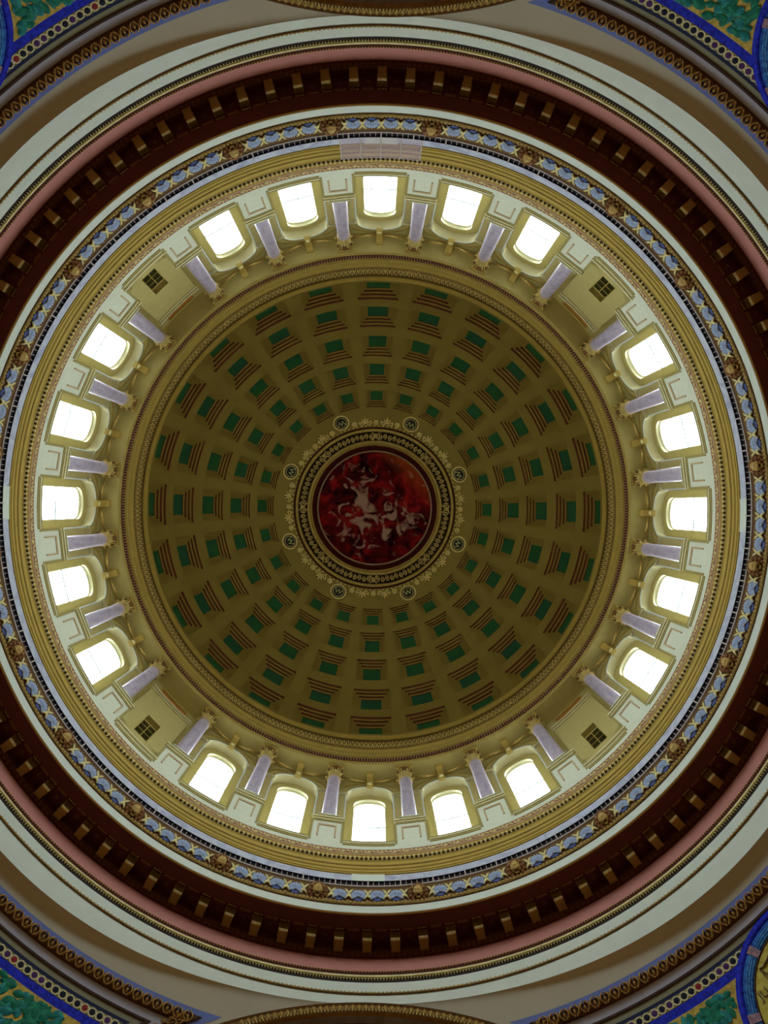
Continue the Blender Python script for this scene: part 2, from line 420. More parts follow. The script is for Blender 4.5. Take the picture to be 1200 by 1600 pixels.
# mosaic disc with ring
def disc(r0, r1, h):
    b_ = MB(); n_ = 12
    b_.strip([[(r * cos(2 * pi * j / n_), r * sin(2 * pi * j / n_), z) for j in range(n_)] for r, z in ((r0, 0), (r0, h), (r1, h), (r1, 0))], True)
    return b_
me_dring = disc(0.115, 0.075, 0.012).mesh('disc_ring', 'disc_ring')
me_discs = []
for mt in ('disc_black', 'disc_violet', 'disc_red'):
    b = MB(); n = 10; vs_ = [(0, 0, .016)] + [(0.078 * cos(2 * pi * j / n), 0.078 * sin(2 * pi * j / n), .012) for j in range(n)]
    b.add(vs_, [(0, 1 + j, 1 + (j + 1) % n) for j in range(n)]); me_discs.append(b.mesh('mosaic_disc', mt))
def leaf_mesh(L_, W_, mt):
    b_ = MB(); rows = []
    for i in range(7):
        t = i / 6; w = W_ * sin(pi * min(1, t * 0.93 + 0.05)) ** 0.8 * (1.25 - 0.5 * t)
        rows.append([(-w, L_ * t, 0.0), (-w * .55, L_ * t, 0.014), (0, L_ * t, 0.022), (w * .55, L_ * t, 0.014), (w, L_ * t, 0.0)])
    b_.strip(rows); return b_.mesh('leaf', mt, True)
me_leaf = [leaf_mesh(0.40, 0.115, 'leaf_green'), leaf_mesh(0.34, 0.105, 'leaf_teal'), leaf_mesh(0.30, 0.09, 'leaf_green')]

def text_mesh(txt, size, name, material, depth=0.01):
    cu = bpy.data.curves.new(name, 'FONT'); cu.body = txt; cu.size = size; cu.extrude = depth
    cu.align_x = 'CENTER'; cu.align_y = 'CENTER'
    o = bpy.data.objects.new(name, cu); COL.objects.link(o)
    dg = bpy.context.evaluated_depsgraph_get(); me = bpy.data.meshes.new_from_object(o.evaluated_get(dg))
    bpy.data.objects.remove(o); me.name = name; me.materials.clear(); me.materials.append(MATS[material])
    return me

MED_EL = radians(16.55); MED_R = 1.95
def make_pendentive(q, rz):
    name = SIDES[q]; words = name.replace('_', ' ')
    root = struct('wall_pendentive_' + name, 'curved pale pendentive with blue and gold mosaic at the %s corner' % words, 'wall')
    root.rotation_euler = (0, 0, rz)
    link('vault_surface', me_pend, root); link('pier', me_pier, root)
    parts = {}
    for nm in LV: parts[nm] = link(nm, me_bands[nm], root)
    field = link('leaf_field', me_field, root)
    # ornaments along the gold moulding
    Z = Zlevel(847.5); R = sqrt(RS2 - (Z - ZC) ** 2); th = acos((A_ - .205) / R)
    step = 0.275 / R; n_ = int((pi / 2 - 2 * th) / step)
    for i in range(n_ + 1):
        M = sphere_frame(th + (pi / 2 - 2 * th) * i / n_, Z, 0.06)
        link('leaf_ornament', me_heart, parts['gold_moulding'], mw=M @ Matrix.Scale(1.3, 4) @ Matrix.Rotation(pi, 4, 'Z'))
    for sgn in (0, 1):          # a short return at each tip
        for i in range(1, 8):
            w = A_ - .205; rho = sqrt(RS2 - w * w); zz = Z - 0.04 * i - 0.012 * i * i; v = sqrt(rho * rho - (zz - ZC) ** 2)
            t = atan2(v, w) if sgn == 0 else atan2(w, v)
            M = sphere_frame(t, zz, 0.06)
            link('leaf_ornament', me_heart, parts['gold_moulding'], mw=M @ Matrix.Rotation(radians(-55 if sgn == 0 else 55) + pi, 4, 'Z'))
    # mosaic discs
    rnd = random.Random(20 + q)
    Z = Zlevel(901); R = sqrt(RS2 - (Z - ZC) ** 2); th = acos((A_ - .50) / R); n_ = int((pi / 2 - 2 * th) * R / 0.205)
    for i in range(n_ + 1):
        t = th + (pi / 2 - 2 * th) * i / n_
        M = sphere_frame(t, Z, 0.012)
        if q == 0 and abs(t - pi / 4) * R < 1.05: continue
        d_ = link('mosaic_disc', me_discs[0 if rnd.random() < 0.55 else (1 if rnd.random() < 0.7 else 2)], parts['mosaic_strip'], mw=M)
        link('disc_ring', me_dring, parts['mosaic_strip'], mw=M)
    # medallion on the diagonal
    zc_ = ZC + RS * sin(MED_EL); Mm = sphere_frame(pi / 4, zc_, 0.0)
    med = MB(); n_ = 64
    def mp_(r, t, h):
        p = Mm @ Vector((r * cos(t), r * sin(t), 0)); d = (p - Vector((0, 0, ZC + CZ))).normalized() * (RS - h)
        return d + Vector((0, 0, ZC + CZ))
    rows = [[mp_(r, 2 * pi * j / n_, .05) for j in range(n_)] for r in (1.76, 1.2, .6, .02)]
    med.strip(rows, True); mo = med.build('medallion', 'medallion_gold', root, True)
    for nm, mt, ra, rb in (('blue_band', 'mosaic_blue', 2.22, 2.05), ('reed_band', 'mosaic_sky', 2.05, 1.80), ('dark_edge', 'dark_brown', 1.80, 1.76)):
        g = MB(); g.strip([[mp_(r, 2 * pi * j / n_, h) for j in range(n_)] for r, h in ((ra, .0), (ra, .06), ((ra + rb) / 2, .06), (rb, .06), (rb, .0))], True)
        g.build(nm, mt, mo, True)
    for rr_ in (1.85, 1.91, 1.97):
        g = MB(); g.strip([[mp_(r, 2 * pi * j / n_, .066) for j in range(n_)] for r in (rr_ - .011, rr_ + .011)], True); g.build('reed_line', 'reed_pale', mo)
    for k in range(8):
        g = MB(); t = 2 * pi * k / 8 + pi / 8 + 0.05
        g.strip([[mp_(r, t + d_, .08) for r in (2.07, 1.92, 1.78)] for d_ in (-0.05, 0.0, 0.05)]); g.build('ribbon_tie', 'rose_tie', mo)
    # letters and scale on the lower right medallion
    if q == 0:
        me = text_mesh('JU', 0.28, 'lettering', 'stem_brown', 0.006)
        c = Mm @ Vector((LET[0], LET[1], 0))
        M = Mm.copy(); M.translation = Vector((0, 0, ZC + CZ)) + (c - Vector((0, 0, ZC + CZ))).normalized() * (RS - .065)
        link('lettering', me, mo, mw=M, label='brown letters J and U on gold mosaic')
        g = MB()
        def loc(x_, y_):
            c_ = Mm @ Vector((x_, y_, 0)); return Vector((0, 0, ZC + CZ)) + (c_ - Vector((0, 0, ZC + CZ))).normalized() * (RS - .07)
        g.tube([loc(*p) for p in ((-.40, 1.60), (-.54, 1.50), (-.72, 1.41), (-.88, 1.36), (-1.0, 1.37))], 0.022, 5)
        for e_ in ((-1.0, .92), (-.90, .95), (-.80, 1.0)): g.tube([loc(-1.0, 1.36), loc(*e_)], 0.010, 4)
        g.build('balance_arm', 'stem_brown', mo, label='thin dark brown balance arm with strings')
    # leafy branches filling the field between blue band and medallion
    Zf = Zlevel(927); cen = Vector((0, 0, ZC + CZ)); mc = mp_(0, 0, 0)
    def inside(p, m_=0.0): return max(p.x, p.y) < A_ - .74 - m_ and 14.6 < p.z - CZ < Zf - m_ and (p - mc).length > 2.25 + m_
    placed = []; tries = 0
    while tries < 5000 and len(placed) < 270:
        tries += 1
        Z_ = rnd.uniform(15.6, Zf); R_ = sqrt(RS2 - (Z_ - ZC) ** 2); t = rnd.uniform(.30, pi / 2 - .30)
        p = on_sphere(R_ * cos(t), R_ * sin(t), Z_, .02 + rnd.uniform(0, .012))
        if not inside(p) or any((p - o_).length < .135 for o_ in placed): continue
        nrm = (cen - p).normalized(); away = (p - mc); up = Vector((0, 0, 1))
        sd = 1 if t > pi / 4 else -1
        y_ = up * .8 + Vector((-sin(t), cos(t), 0)) * sd * .7
        y_ = (y_ - nrm * y_.dot(nrm)).normalized()
        y_ = Matrix.Rotation(radians(rnd.choice((-1, 1)) * rnd.uniform(15, 60)), 3, nrm) @ y_
        if not inside(p + y_ * .34): y_ = -y_
        if not inside(p + y_ * .34): continue
        placed.append(p); x_ = y_.cross(nrm)
        M = Matrix((x_, y_, nrm)).transposed().to_4x4(); M.translation = p
        link('leaf', rnd.choice(me_leaf), field, mw=M @ Matrix.Scale(rnd.uniform(.8, 1.1), 4))
    for t, Z0_, Z1_, sd in ((.50, 14.8, 17.6, -1), (.42, 15.2, 17.2, -1), (pi / 2 - .50, 14.8, 17.6, 1), (pi / 2 - .42, 15.2, 17.2, 1)):
        pts = []
        for i in range(12):
            Z_ = Z0_ + (Z1_ - Z0_) * i / 11; R_ = sqrt(RS2 - (Z_ - ZC) ** 2); tt = t + .012 * sin(i * .9) - sd * .004 * i * (-1)
            p = on_sphere(R_ * cos(tt), R_ * sin(tt), Z_, .03)
            if inside(p): pts.append(p)
        if len(pts) > 2:
            g = MB(); g.tube(pts, .022, 5); g.build('stem', 'stem_brown', field)
    return root
LET = (-1.29, 0.92)
for q in range(4): make_pendentive(q, TWIST + pi / 2 * q)

# ------------------------------------------------------------ four great arches
def arch_pt(ps, rad, u): return (u, rad * sin(ps), ZC + CZ + rad * cos(ps))
def arch_strip(prof, n=96, span=pi / 2):
    b_ = MB()
    for (r0, u0), (r1, u1) in zip(prof[:-1], prof[1:]):
        b_.strip([[arch_pt(-span + 2 * span * i / n, r, u) for i in range(n + 1)] for r, u in ((r0, u0), (r1, u1))])
    return b_
me_av = arch_strip([(7.77, 13.3), (7.77, 12.95), (7.74, 12.92), (7.71, 12.95), (7.69, 12.97), (7.48, 12.97), (7.44, 12.93), (7.40, 12.97), (7.40, 13.25)]).mesh('archivolt', 'bronze', True)
me_vault = arch_strip([(7.40, 13.05), (7.40, 13.24)]).mesh('arch_soffit', 'lavender', True)
me_vband = arch_strip([(7.395, 13.24), (7.395, 13.7)]).mesh('arch_border', 'purple_band', True)
me_barrel = arch_strip([(7.40, 13.24), (7.40, 30.0)]).mesh('barrel_vault', 'lavender', True)
b = MB()
for s_ in (-1, 1): pass
me_seg = None
g = MB()      # one leaf of the archivolt enrichment
g.ell((12.96, 0, 0.0), (0.03, 0.055, 0.085), 8, 4); g.tube([(12.95, -.07, -.08), (12.94, -.06, .02), (12.94, 0, .085), (12.94, .06, .02), (12.95, .07, -.08)], .014, 4)
me_egg = g.mesh('arch_leaf', 'modillion', True)
g = MB(); g.ell((12.90, 0, 0), (0.03, 0.04, 0.022), 6, 4); me_bead = g.mesh('arch_bead', 'gold_pale', True)
for q in range(4):
    rz = TWIST + pi / 2 * q
    root = struct('wall_arch_' + AXES[q], 'great round arch with gilded moulding at the %s of the rotunda' % AXES[q], 'wall')
    root.rotation_euler = (0, 0, rz)
    av = link('archivolt', me_av, root); link('arch_soffit', me_vault, root); link('arch_border', me_vband, root); link('barrel_vault', me_barrel, root)
    for i in range(-19, 20):
        ps = i * 0.0222
        M = Matrix.Translation((0, 7.585 * sin(ps), ZC + CZ + 7.585 * cos(ps))) @ Matrix.Rotation(-ps, 4, 'X')
        link('arch_leaf', me_egg, av, mw=M)
    g = MB()
    for i in range(-70, 71):
        ps = i * 0.0118
        y_, z_ = 7.44 * sin(ps), ZC + CZ + 7.44 * cos(ps); g.ell((12.93, y_, z_), (0.03, 0.03, 0.025), 5, 3)
    g.build('bead_row', 'gold_pale', av, stuff=True)

# ------------------------------------------------------------ great entablature and cornice
tr = struct('trim_1', 'great round entablature with pink frieze, dark bracketed cornice and shell frieze', 'cornice')
n = 288
b = MB()
bot = [P(2 * pi * i / n + TWIST, 13.0, Zsurf((2 * pi * i / n), 13.0)) for i in range(n)]
b.strip([bot, [P(2 * pi * i / n + TWIST, 13.0, 20.55) for i in range(n)]], True)
b.revolve([(13.0, 20.60), (12.985, 20.60), (12.985, 21.07), (13.03, 21.07)], n)
b.build('architrave', 'ivory', tr, True)
ring([(13.0, 20.55), (12.955, 20.555), (12.945, 20.58), (12.955, 20.605), (13.0, 20.61)], 'rope_moulding', 'bronze', tr)
b = MB(); nb = 720
for i in range(nb): b.cbox(2 * pi * i / nb, -.028, .028, 12.925, 12.96, 20.56, 20.60)
b.build('rope_beads', 'gold', tr, stuff=True)
# gold moulding
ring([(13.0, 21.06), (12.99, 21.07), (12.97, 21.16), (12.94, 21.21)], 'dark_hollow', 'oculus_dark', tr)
ring([(12.94, 21.195), (12.895, 21.20), (12.88, 21.23), (12.89, 21.265), (12.91, 21.27)], 'gold_torus', 'gold_pale', tr)
ring([(12.91, 21.26), (12.90, 21.30), (12.875, 21.345), (12.85, 21.37), (13.0, 21.42)], 'red_fillet', 'maroon', tr)
b = MB(); nb = 960
for i in range(nb):
    a = 2 * pi * i / nb
    b.cbox(a, -.017, .017, 12.925, 12.97, 21.145, 21.18)
b.build('bead_moulding', 'gold_pale', tr, stuff=True)
b = MB(); nb = 960
for i in range(nb):
    b.cbox(2 * pi * i / nb, -.022, .022, 12.85, 12.88, 21.335, 21.365)
b.build('fillet_beads', 'gold', tr, stuff=True)
ring([(13.0, 21.40), (13.0, 22.20)], 'frieze', 'pink', tr)
# bed moulding with egg and dart
ring([(13.0, 22.18), (12.97, 22.20), (12.96, 22.25), (12.90, 22.27), (12.86, 22.34), (12.84, 22.36), (12.84, 22.62)], 'bed_moulding', 'soffit_red', tr)
b = MB(); nb = 480
for i in range(nb):
    a = 2 * pi * (i + .5) / nb + TWIST
    for s_ in (-1, 1):
        b.cbox(a, s_ * .055 - .012, s_ * .055 + .012, 12.835, 12.93, 22.24, 22.31)
    b.cbox(a, -.05, .05, 12.905, 12.95, 22.225, 22.27)
    b.cbox(a, -.025, .025, 12.84, 12.90, 22.26, 22.32)
b.build('egg_and_dart', 'soffit_brown', tr, stuff=True)
so = ring([(12.86, 22.60), (12.36, 22.60), (12.36, 22.53), (12.29, 22.50), (11.90, 22.50)], 'soffit', 'soffit_red', tr)
ring([(11.90, 22.50), (11.885, 22.48), (11.845, 22.475), (11.83, 22.49)], 'drip_moulding', 'modillion', tr)
b = MB()
b.cbox(0, -.125, .125, 12.49, 12.86, 22.26, 22.56); b.cbox(0, -.15, .15, 12.44, 12.87, 22.555, 22.60)
b.cbox(0, -.135, .135, 12.46, 12.52, 22.32, 22.555)
for i in range(5): b.cbox(0, -.11 + .05 * i, -.09 + .05 * i, 12.445, 12.465, 22.34, 22.55)
me_mod = b.mesh('modillion', 'bracket_brown')
b = MB(); b.cbox(0, -.135, .135, 12.45, 12.50, 22.235, 22.30, n=2); me_lip = b.mesh('gold_lip', 'gold_pale')
b = MB()
for i in range(6): b.ell((0.05 * cos(i * pi / 3), 0.05 * sin(i * pi / 3), 0), (.035, .035, .02), 5, 3)
b.ell((0, 0, -.01), (.03, .03, .03), 6, 4); me_ros = b.mesh('rosette', 'soffit_brown', True)
b = MB(); b.cbox(0, -.17, .17, 12.29, 12.36, 22.488, 22.53, n=2)
me_sp = b.mesh('soffit_block', 'soffit_brown')
for i in range(96):
    a = radians(3.75 * i) + TWIST
    o = link('modillion', me_mod, tr, rz=a); link('gold_lip', me_lip, o)
    a2 = a + radians(1.875)
    link('soffit_block', me_sp, so, rz=a2)
    link('rosette', me_ros, so, mw=Matrix.Translation(P(a2, 12.6, 22.59)))
b = MB()
for i in range(96):
    a = radians(3.75 * i) + TWIST
    for j in (-1.5, -.5, .5, 1.5):
        p = P(a + j * .07 / 12.3, 12.32, 22.50); b.box(p, (.016, .016, .02))
b.build('guttae', 'gold', so, stuff=True)
ring([(11.83, 22.49), (11.82, 22.50), (11.82, 22.88), (11.90, 22.90)], 'corona', 'ivory', tr)
ring([(11.83, 22.86), (11.79, 22.88), (11.765, 22.94), (11.775, 22.99), (11.80, 23.00)], 'bead_band', 'bronze', tr)
b = MB(); nb = 624
for i in range(nb):
    a = 2 * pi * i / nb
    b.cbox(a, -.035, .035, 11.735, 11.79, 22.90, 22.985)
    b.cbox(a + pi / nb, -.012, .012, 11.745, 11.79, 22.89, 22.94)
b.build('leaf_beads', 'gold', tr, stuff=True)
sima = ring([(11.80, 23.0), (11.79, 23.04), (11.76, 23.12), (11.73, 23.30), (11.68, 23.46), (11.63, 23.54), (11.66, 23.56)], 'sima', 'bronze', tr)
ring([(11.66, 23.55), (11.58, 23.57), (11.575, 23.62), (11.60, 23.64), (12.4, 23.64)], 'coping', 'rail_stone', tr)
# shells, scallop opening upwards
b = MB()
for i in range(13):
    t = radians(-118 + 236 * i / 12); ln_ = .255 - .03 * abs(i - 6) / 6
    dirv = (sin(t), cos(t)); rows = []
    for fr_, w_, dp in ((.16, .010, .05), (.5, .022, .085), (.82, .034, .08), (.95, .026, .06), (1.0, .004, .045)):
        cy, cz = dirv[0] * ln_ * fr_, -.055 + dirv[1] * ln_ * fr_ * .95
        rows.append([(-(dp - .03), cy - dirv[1] * w_, cz + dirv[0] * w_), (-dp, cy, cz), (-(dp - .03), cy + dirv[1] * w_, cz - dirv[0] * w_)])
    b.strip(rows)
b.ell((-.05, 0, -.07), (.045, .055, .035), 8, 4)
me_shell = b.mesh('shell', 'shell_blue', True)
b = MB(); n_ = 20
vs_ = [(-.045, 0, -.02)] + [(-.03, .235 * sin(2 * pi * j / n_), -.02 + .2 * cos(2 * pi * j / n_)) for j in range(n_)] + [(.02, .235 * sin(2 * pi * j / n_), -.02 + .2 * cos(2 * pi * j / n_)) for j in range(n_)]
b.add(vs_, [(0, 1 + j, 1 + (j + 1) % n_) for j in range(n_)] + [(1 + j, 1 + (j + 1) % n_, 1 + n_ + (j + 1) % n_, 1 + n_ + j) for j in range(n_)])
me_sground = b.mesh('shell_ground', 'shell_ground')
# leaf cross between shells
b = MB()
for sx_, sz_, ln_ in ((-1, 1, .25), (1, 1, .25), (-1, -1, .2), (1, -1, .2)):
    pts = [(-.05 - .02 * sin(pi * t), sx_ * (.015 + ln_ * .52 * t ** 1.5), sz_ * ln_ * t) for t in [i / 5 for i in range(6)]]
    b.tube(pts, [.035, .045, .048, .042, .03, .01], 5)
b.ell((-.06, 0, 0), (.045, .05, .045), 6, 4)
me_cross = b.mesh('leaf_cross', 'gold_pale', True)
# lion head, facing the middle of the rotunda (-x), z up
b = MB()
for i in range(13):
    t = 2 * pi * i / 13; b.ell((-.05, .20 * sin(t), .20 * cos(t)), (.10, .085, .085), 6, 4)
for i in range(9):
    t = 2 * pi * (i + .5) / 9; b.ell((-.11, .145 * sin(t), .03 + .145 * cos(t)), (.08, .06, .06), 6, 4)
me_mane = b.mesh('mane', 'mane_brown', True)
b = MB()
b.ell((-.15, 0, .02), (.15, .135, .16), 10, 7)                      # skull
b.ell((-.25, 0, -.05), (.07, .075, .055), 8, 5)                     # muzzle
b.ell((-.20, 0, -.155), (.06, .06, .03), 8, 4)                      # jaw
b.ell((-.30, 0, -.015), (.025, .032, .022), 6, 4)                   # nose
b.box((-.25, 0, .04), (.05, .022, .05))                             # bridge of the nose
for s_ in (-1, 1):
    b.ell((-.225, s_ * .06, .075), (.05, .045, .022), 6, 4)         # brow
    b.ell((-.22, s_ * .075, -.03), (.05, .045, .045), 6, 4)         # cheek
    b.ell((-.10, s_ * .135, .15), (.035, .035, .045), 6, 4)         # ear
    b.ell((-.275, s_ * .04, -.055), (.035, .03, .026), 6, 4)
me_lion = b.mesh('lion_head', 'lion_gold', True)
b = MB(); b.ell((0, 0, 0), (.022, .020, .013), 6, 4); me_eye = b.mesh('eye', 'oculus_dark', True)
b = MB(); b.ell((-.25, 0, -.112), (.05, .055, .022), 8, 4); me_mouth = b.mesh('mouth', 'oculus_dark', True)
def facing(a, R, Z, tilt=0.0):          # local -x points to the axis
    return Matrix.Translation(P(a, R, Z)) @ Matrix.Rotation(a, 4, 'Z') @ Matrix.Rotation(tilt, 4, 'Y')
TL = radians(14)
for k in range(24):
    a0 = bay(k)
    for d_ in (-4.24, -1.41, 1.41, 4.24): link('shell', me_shell, tr, mw=facing(a0 + radians(d_), 11.735, 23.28, -TL) @ Matrix.Scale(1.12, 4)); link('shell_ground', me_sground, tr, mw=facing(a0 + radians(d_), 11.735, 23.28, -TL))
    for d_ in (-5.45, -2.83, 0, 2.83, 5.45): link('leaf_cross', me_cross, sima, mw=facing(a0 + radians(d_), 11.735, 23.27, -TL) @ Matrix.Scale(.9, 4))
    o = empty('lion_head'); o.matrix_world = facing(a0 + radians(7.5), 11.72, 23.26, -radians(36)) @ Matrix.Diagonal((.85, 1.15, 1.15, 1))
    tag(o, 'gilded lion head under column between %s and %s' % (win_phrase(k), win_phrase(k + 1)), 'lion head', 'lion heads on the shell frieze')
    f_ = link('face', me_lion, o); 
    link('mouth', me_mouth, f_)
    for s_ in (-1, 1): link('eye', me_eye, f_, mw=Matrix.Translation((-.262, s_ * .055, .045)))
    link('mane', me_mane, o)

# ------------------------------------------------------------ gallery railing and screen
rl = tag(empty('gallery_railing', P(0, 0, 23.64)), 'dark openwork railing with pale posts circling above the shell frieze', 'railing')
def rchild(b_, name, material, **kw):
    o = b_.build(name, material, rl, **kw); o.location = (0, 0, -(23.64 + CZ)); return o
b = MB(); b.revolve([(11.66, 24.05), (11.66, 24.08), (11.71, 24.08), (11.71, 24.05), (11.66, 24.05)]); rchild(b, 'top_rail', 'dark_mesh', smooth=True)
b = MB(); b.revolve([(11.66, 23.70), (11.66, 23.66), (11.71, 23.66), (11.71, 23.70), (11.66, 23.70)]); rchild(b, 'bottom_rail', 'rail_stone', smooth=True)
b = MB(); b.revolve([(11.71, 23.64), (11.71, 24.06), (11.73, 24.06), (11.73, 23.64)]); rchild(b, 'mesh_panel', 'dark_mesh', smooth=True)
b = MB(); nb = 432
for i in range(nb):
    if i % 6: b.cbox(2 * pi * i / nb + TWIST, -.009, .009, 11.68, 11.70, 23.64, 24.06)
rchild(b, 'balusters', 'rail_stone', stuff=True)
b = MB(); b.cbox(0, -.022, .022, 11.64, 11.715, 23.64, 24.11); me_post = b.mesh('post', 'rail_stone')
for i in range(72):
    o = link('post', me_post, rl); o.location = (0, 0, -(23.64 + CZ)); o.rotation_euler = (0, 0, 2 * pi * i / 72 + TWIST)
# screen above the railing at the top of the picture
ac = -pi / 2 + TWIST
scr = tag(empty('safety_screen', P(ac, 11.76, 23.64)), 'translucent pinkish safety screen with pale posts standing behind the railing at top', 'screen')
def schild(b_, name, material):
    o = b_.build(name, material, scr); o.matrix_parent_inverse = Matrix.Translation(-Vector(P(ac, 11.76, 23.64))); return o
for i in range(5):
    u = -1.31 + 2.62 * i / 4
    b = MB(); b.cbox(ac, u - .022, u + .022, 11.74, 11.78, 23.64, 25.70, 11.76); schild(b, 'post', 'rail_stone')
for i in range(4):
    u = -1.31 + 2.62 * i / 4
    b = MB(); b.cbox(ac, u + .022, u + .633, 11.755, 11.765, 24.15, 25.68, 11.76, n=2); schild(b, 'screen_panel', 'screen_film')
for z_ in (24.95, 25.67):
    b = MB(); b.cbox(ac, -1.31, 1.31, 11.75, 11.775, z_, z_ + .03, 11.76, n=6); schild(b, 'rail', 'rail_stone')

# ------------------------------------------------------------ drum base: marble band, stepped mouldings, parapet
pw = struct('wall_drum_base', 'round parapet wall with marble band, stepped ochre mouldings and gilt bead row', 'wall')
ring([(12.40, 23.64), (12.40, 25.4)], 'gallery_wall', 'cream', pw)
ring([(12.40, 25.4), (12.40, 26.02)], 'marble_band', 'band_marble', pw)
for k in (0, 6, 12, 18):
    b = MB(); b.cbox(bay(k), -.56, .56, 12.375, 12.42, 25.5, 26.015, 12.4, n=4); b.build('cream_block', 'ivory', pw)
ring([(12.40, 26.0), (12.36, 26.01), (12.355, 26.07), (12.33, 26.08), (12.33, 26.22), (12.31, 26.24), (12.31, 26.25), (12.295, 26.255), (12.295, 26.42),
      (12.275, 26.44), (12.26, 26.445), (12.26, 26.62), (12.24, 26.65), (12.20, 26.68)], 'stepped_moulding', 'ochre', pw)
for z_, r_ in ((26.215, 12.312), (26.405, 12.278)):
    ring([(r_ + .02, z_), (r_ + .004, z_ + .02), (r_ + .004, z_ + .045), (r_ + .02, z_ + .06)], 'dark_fillet', 'soffit_brown', pw)
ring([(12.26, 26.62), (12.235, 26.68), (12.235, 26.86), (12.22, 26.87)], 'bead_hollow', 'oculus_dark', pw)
b = MB(); nb = 480
for i in range(nb):
    a = 2 * pi * i / nb + TWIST
    b.cbox(a, -.048, .048, 12.17, 12.24, 26.79, 26.89)
    b.cbox(a, -.02, .02, 12.19, 12.25, 26.68, 26.79)
b.build('bead_row', 'gold_pale', pw, stuff=True)
ring([(12.22, 26.87), (12.19, 26.89), (12.18, 26.96), (12.195, 27.03), (12.20, 27.08)], 'ogee_moulding', 'modillion', pw)
ring([(12.20, 27.08), (12.185, 27.09), (12.185, 27.13), (12.21, 27.14)], 'rose_fillet', 'rose', pw)
fr = ring([(12.21, 27.14), (12.21, 27.44), (12.19, 27.46)], 'scroll_frieze', 'red_gold', pw)
b = MB()
pts = [(0, 0.14 * t * cos(6 * t) / 1.2, 0.10 * t * sin(6 * t) / 1.2) for t in [i / 10 * 1.2 for i in range(11)]]
b.tube(pts, .020, 4); b.tube([(0, .15, -.06), (0, .22, .03), (0, .27, .09)], [.02, .03, .012], 4); b.ell((-.01, 0, 0), (.03, .035, .035), 6, 4)
me_scr = b.mesh('frieze_scroll', 'gold_pale', True)
for i in range(168):
    link('frieze_scroll', me_scr, fr, mw=facing(2 * pi * i / 168 + TWIST, 12.195, 27.29) @ Matrix.Scale(1.25, 4))
ring([(12.19, 27.46), (12.20, 27.47), (12.20, 27.84)], 'parapet_face', 'cream_pale', pw)
ring([(12.20, 27.83), (12.20, 27.98), (12.26, 28.0), (13.6, 28.0)], 'sill', 'cream_pale', pw)
def cap_mesh(prof, name, material, hw=0.955):
    b_ = MB(); da = hw / 12.2; b_.revolve(prof, 10, -da, da)
    for s_ in (-da, da): b_.add([P(s_, R, Z) for R, Z in prof], [tuple(range(len(prof)))])
    return b_.mesh(name, material, False)
me_c1 = cap_mesh([(12.21, 27.74), (12.17, 27.76), (12.165, 27.84), (12.21, 27.85)], 'cap_moulding', 'cap_shade_olive')
me_c2 = cap_mesh([(12.21, 27.84), (12.14, 27.85), (12.13, 27.92), (12.21, 27.94)], 'parapet_cap', 'cream')
me_c3 = cap_mesh([(12.21, 27.92), (12.125, 27.93), (12.12, 28.01), (12.30, 28.02)], 'cap_edge', 'cap_shade_olive')
for k in range(24):
    o = link('parapet_cap', me_c2, pw, rz=bay(k)); link('cap_moulding', me_c1, o); link('cap_edge', me_c3, o)

# ------------------------------------------------------------ columns with pedestals
def col_label(k):
    return 'veined violet marble column between %s and %s' % (win_phrase(k), win_phrase(k + 1))
b = MB()
b.cbox(0, -.56, .56, 12.195 - 12.45, 12.9 - 12.45, 0, 1, 1)        # placeholder sizes replaced below
RC = 12.45; ZP = 27.47
def lbox(b_, y0, y1, x0, x1, z0, z1): b_.box(((x0 + x1) / 2, (y0 + y1) / 2, (z0 + z1) / 2), ((x1 - x0) / 2, (y1 - y0) / 2, (z1 - z0) / 2))
Z0 = 27.47                                   # pedestal foot
def pz(z): return z - Z0
b = MB(); lbox(b, -.55, .55, 12.19 - RC, 12.95 - RC, 0, pz(29.62)); me_ped = b.mesh('pedestal', 'cream_pale')
b = MB()
lbox(b, -.61, .61, 12.13 - RC, 12.95 - RC, pz(29.66), pz(29.76)); lbox(b, -.645, .645, 12.09 - RC, 12.95 - RC, pz(29.80), pz(29.90))
me_cap = b.mesh('pedestal_cap', 'cream')
b = MB()
lbox(b, -.58, .58, 12.165 - RC, 12.95 - RC, pz(29.58), pz(29.67)); lbox(b, -.62, .62, 12.12 - RC, 12.95 - RC, pz(29.75), pz(29.81))
for s_ in (-1, 1):
    lbox(b, min(s_ * .55, s_ * .61), max(s_ * .55, s_ * .61), 12.165 - RC, 12.95 - RC, pz(27.9), pz(29.62))
    lbox(b, min(s_ * .61, s_ * .645), max(s_ * .61, s_ * .645), 12.20 - RC, 12.95 - RC, pz(27.95), pz(29.7))
me_side = b.mesh('cap_moulding', 'cap_shade_olive')
b = MB(); d = 12.19 - RC
for (y0, y1, z0, z1) in ((-.36, .36, 29.18, 29.30), (-.36, -.30, 28.25, 29.18), (.30, .36, 28.25, 29.18)):
    lbox(b, y0, y1, d - .03, d + .02, pz(z0), pz(z1))
me_pborder = b.mesh('panel_border', 'panel_tan')
b = MB(); zb = 29.90
b.lathe([(.30, pz(30.22)), (.31, pz(30.18)), (.37, pz(30.16)), (.385, pz(30.12)), (.37, pz(30.08)), (.33, pz(30.06)), (.345, pz(30.03)), (.41, pz(30.02)), (.425, pz(29.98)), (.41, pz(29.95)), (.38, pz(29.95))], 24)
b.box((0, 0, pz(29.925)), (.42, .42, .025)); me_base = b.mesh('base', 'cream_pale', False)
b = MB(); sh = []
for i in range(13):
    t = i / 12; sh.append((.305 - .04 * t ** 1.6, pz(30.2 + (34.68 - 30.2) * t)))
b.lathe(sh, 28); me_shaft = b.mesh('shaft', 'column_marble', True)
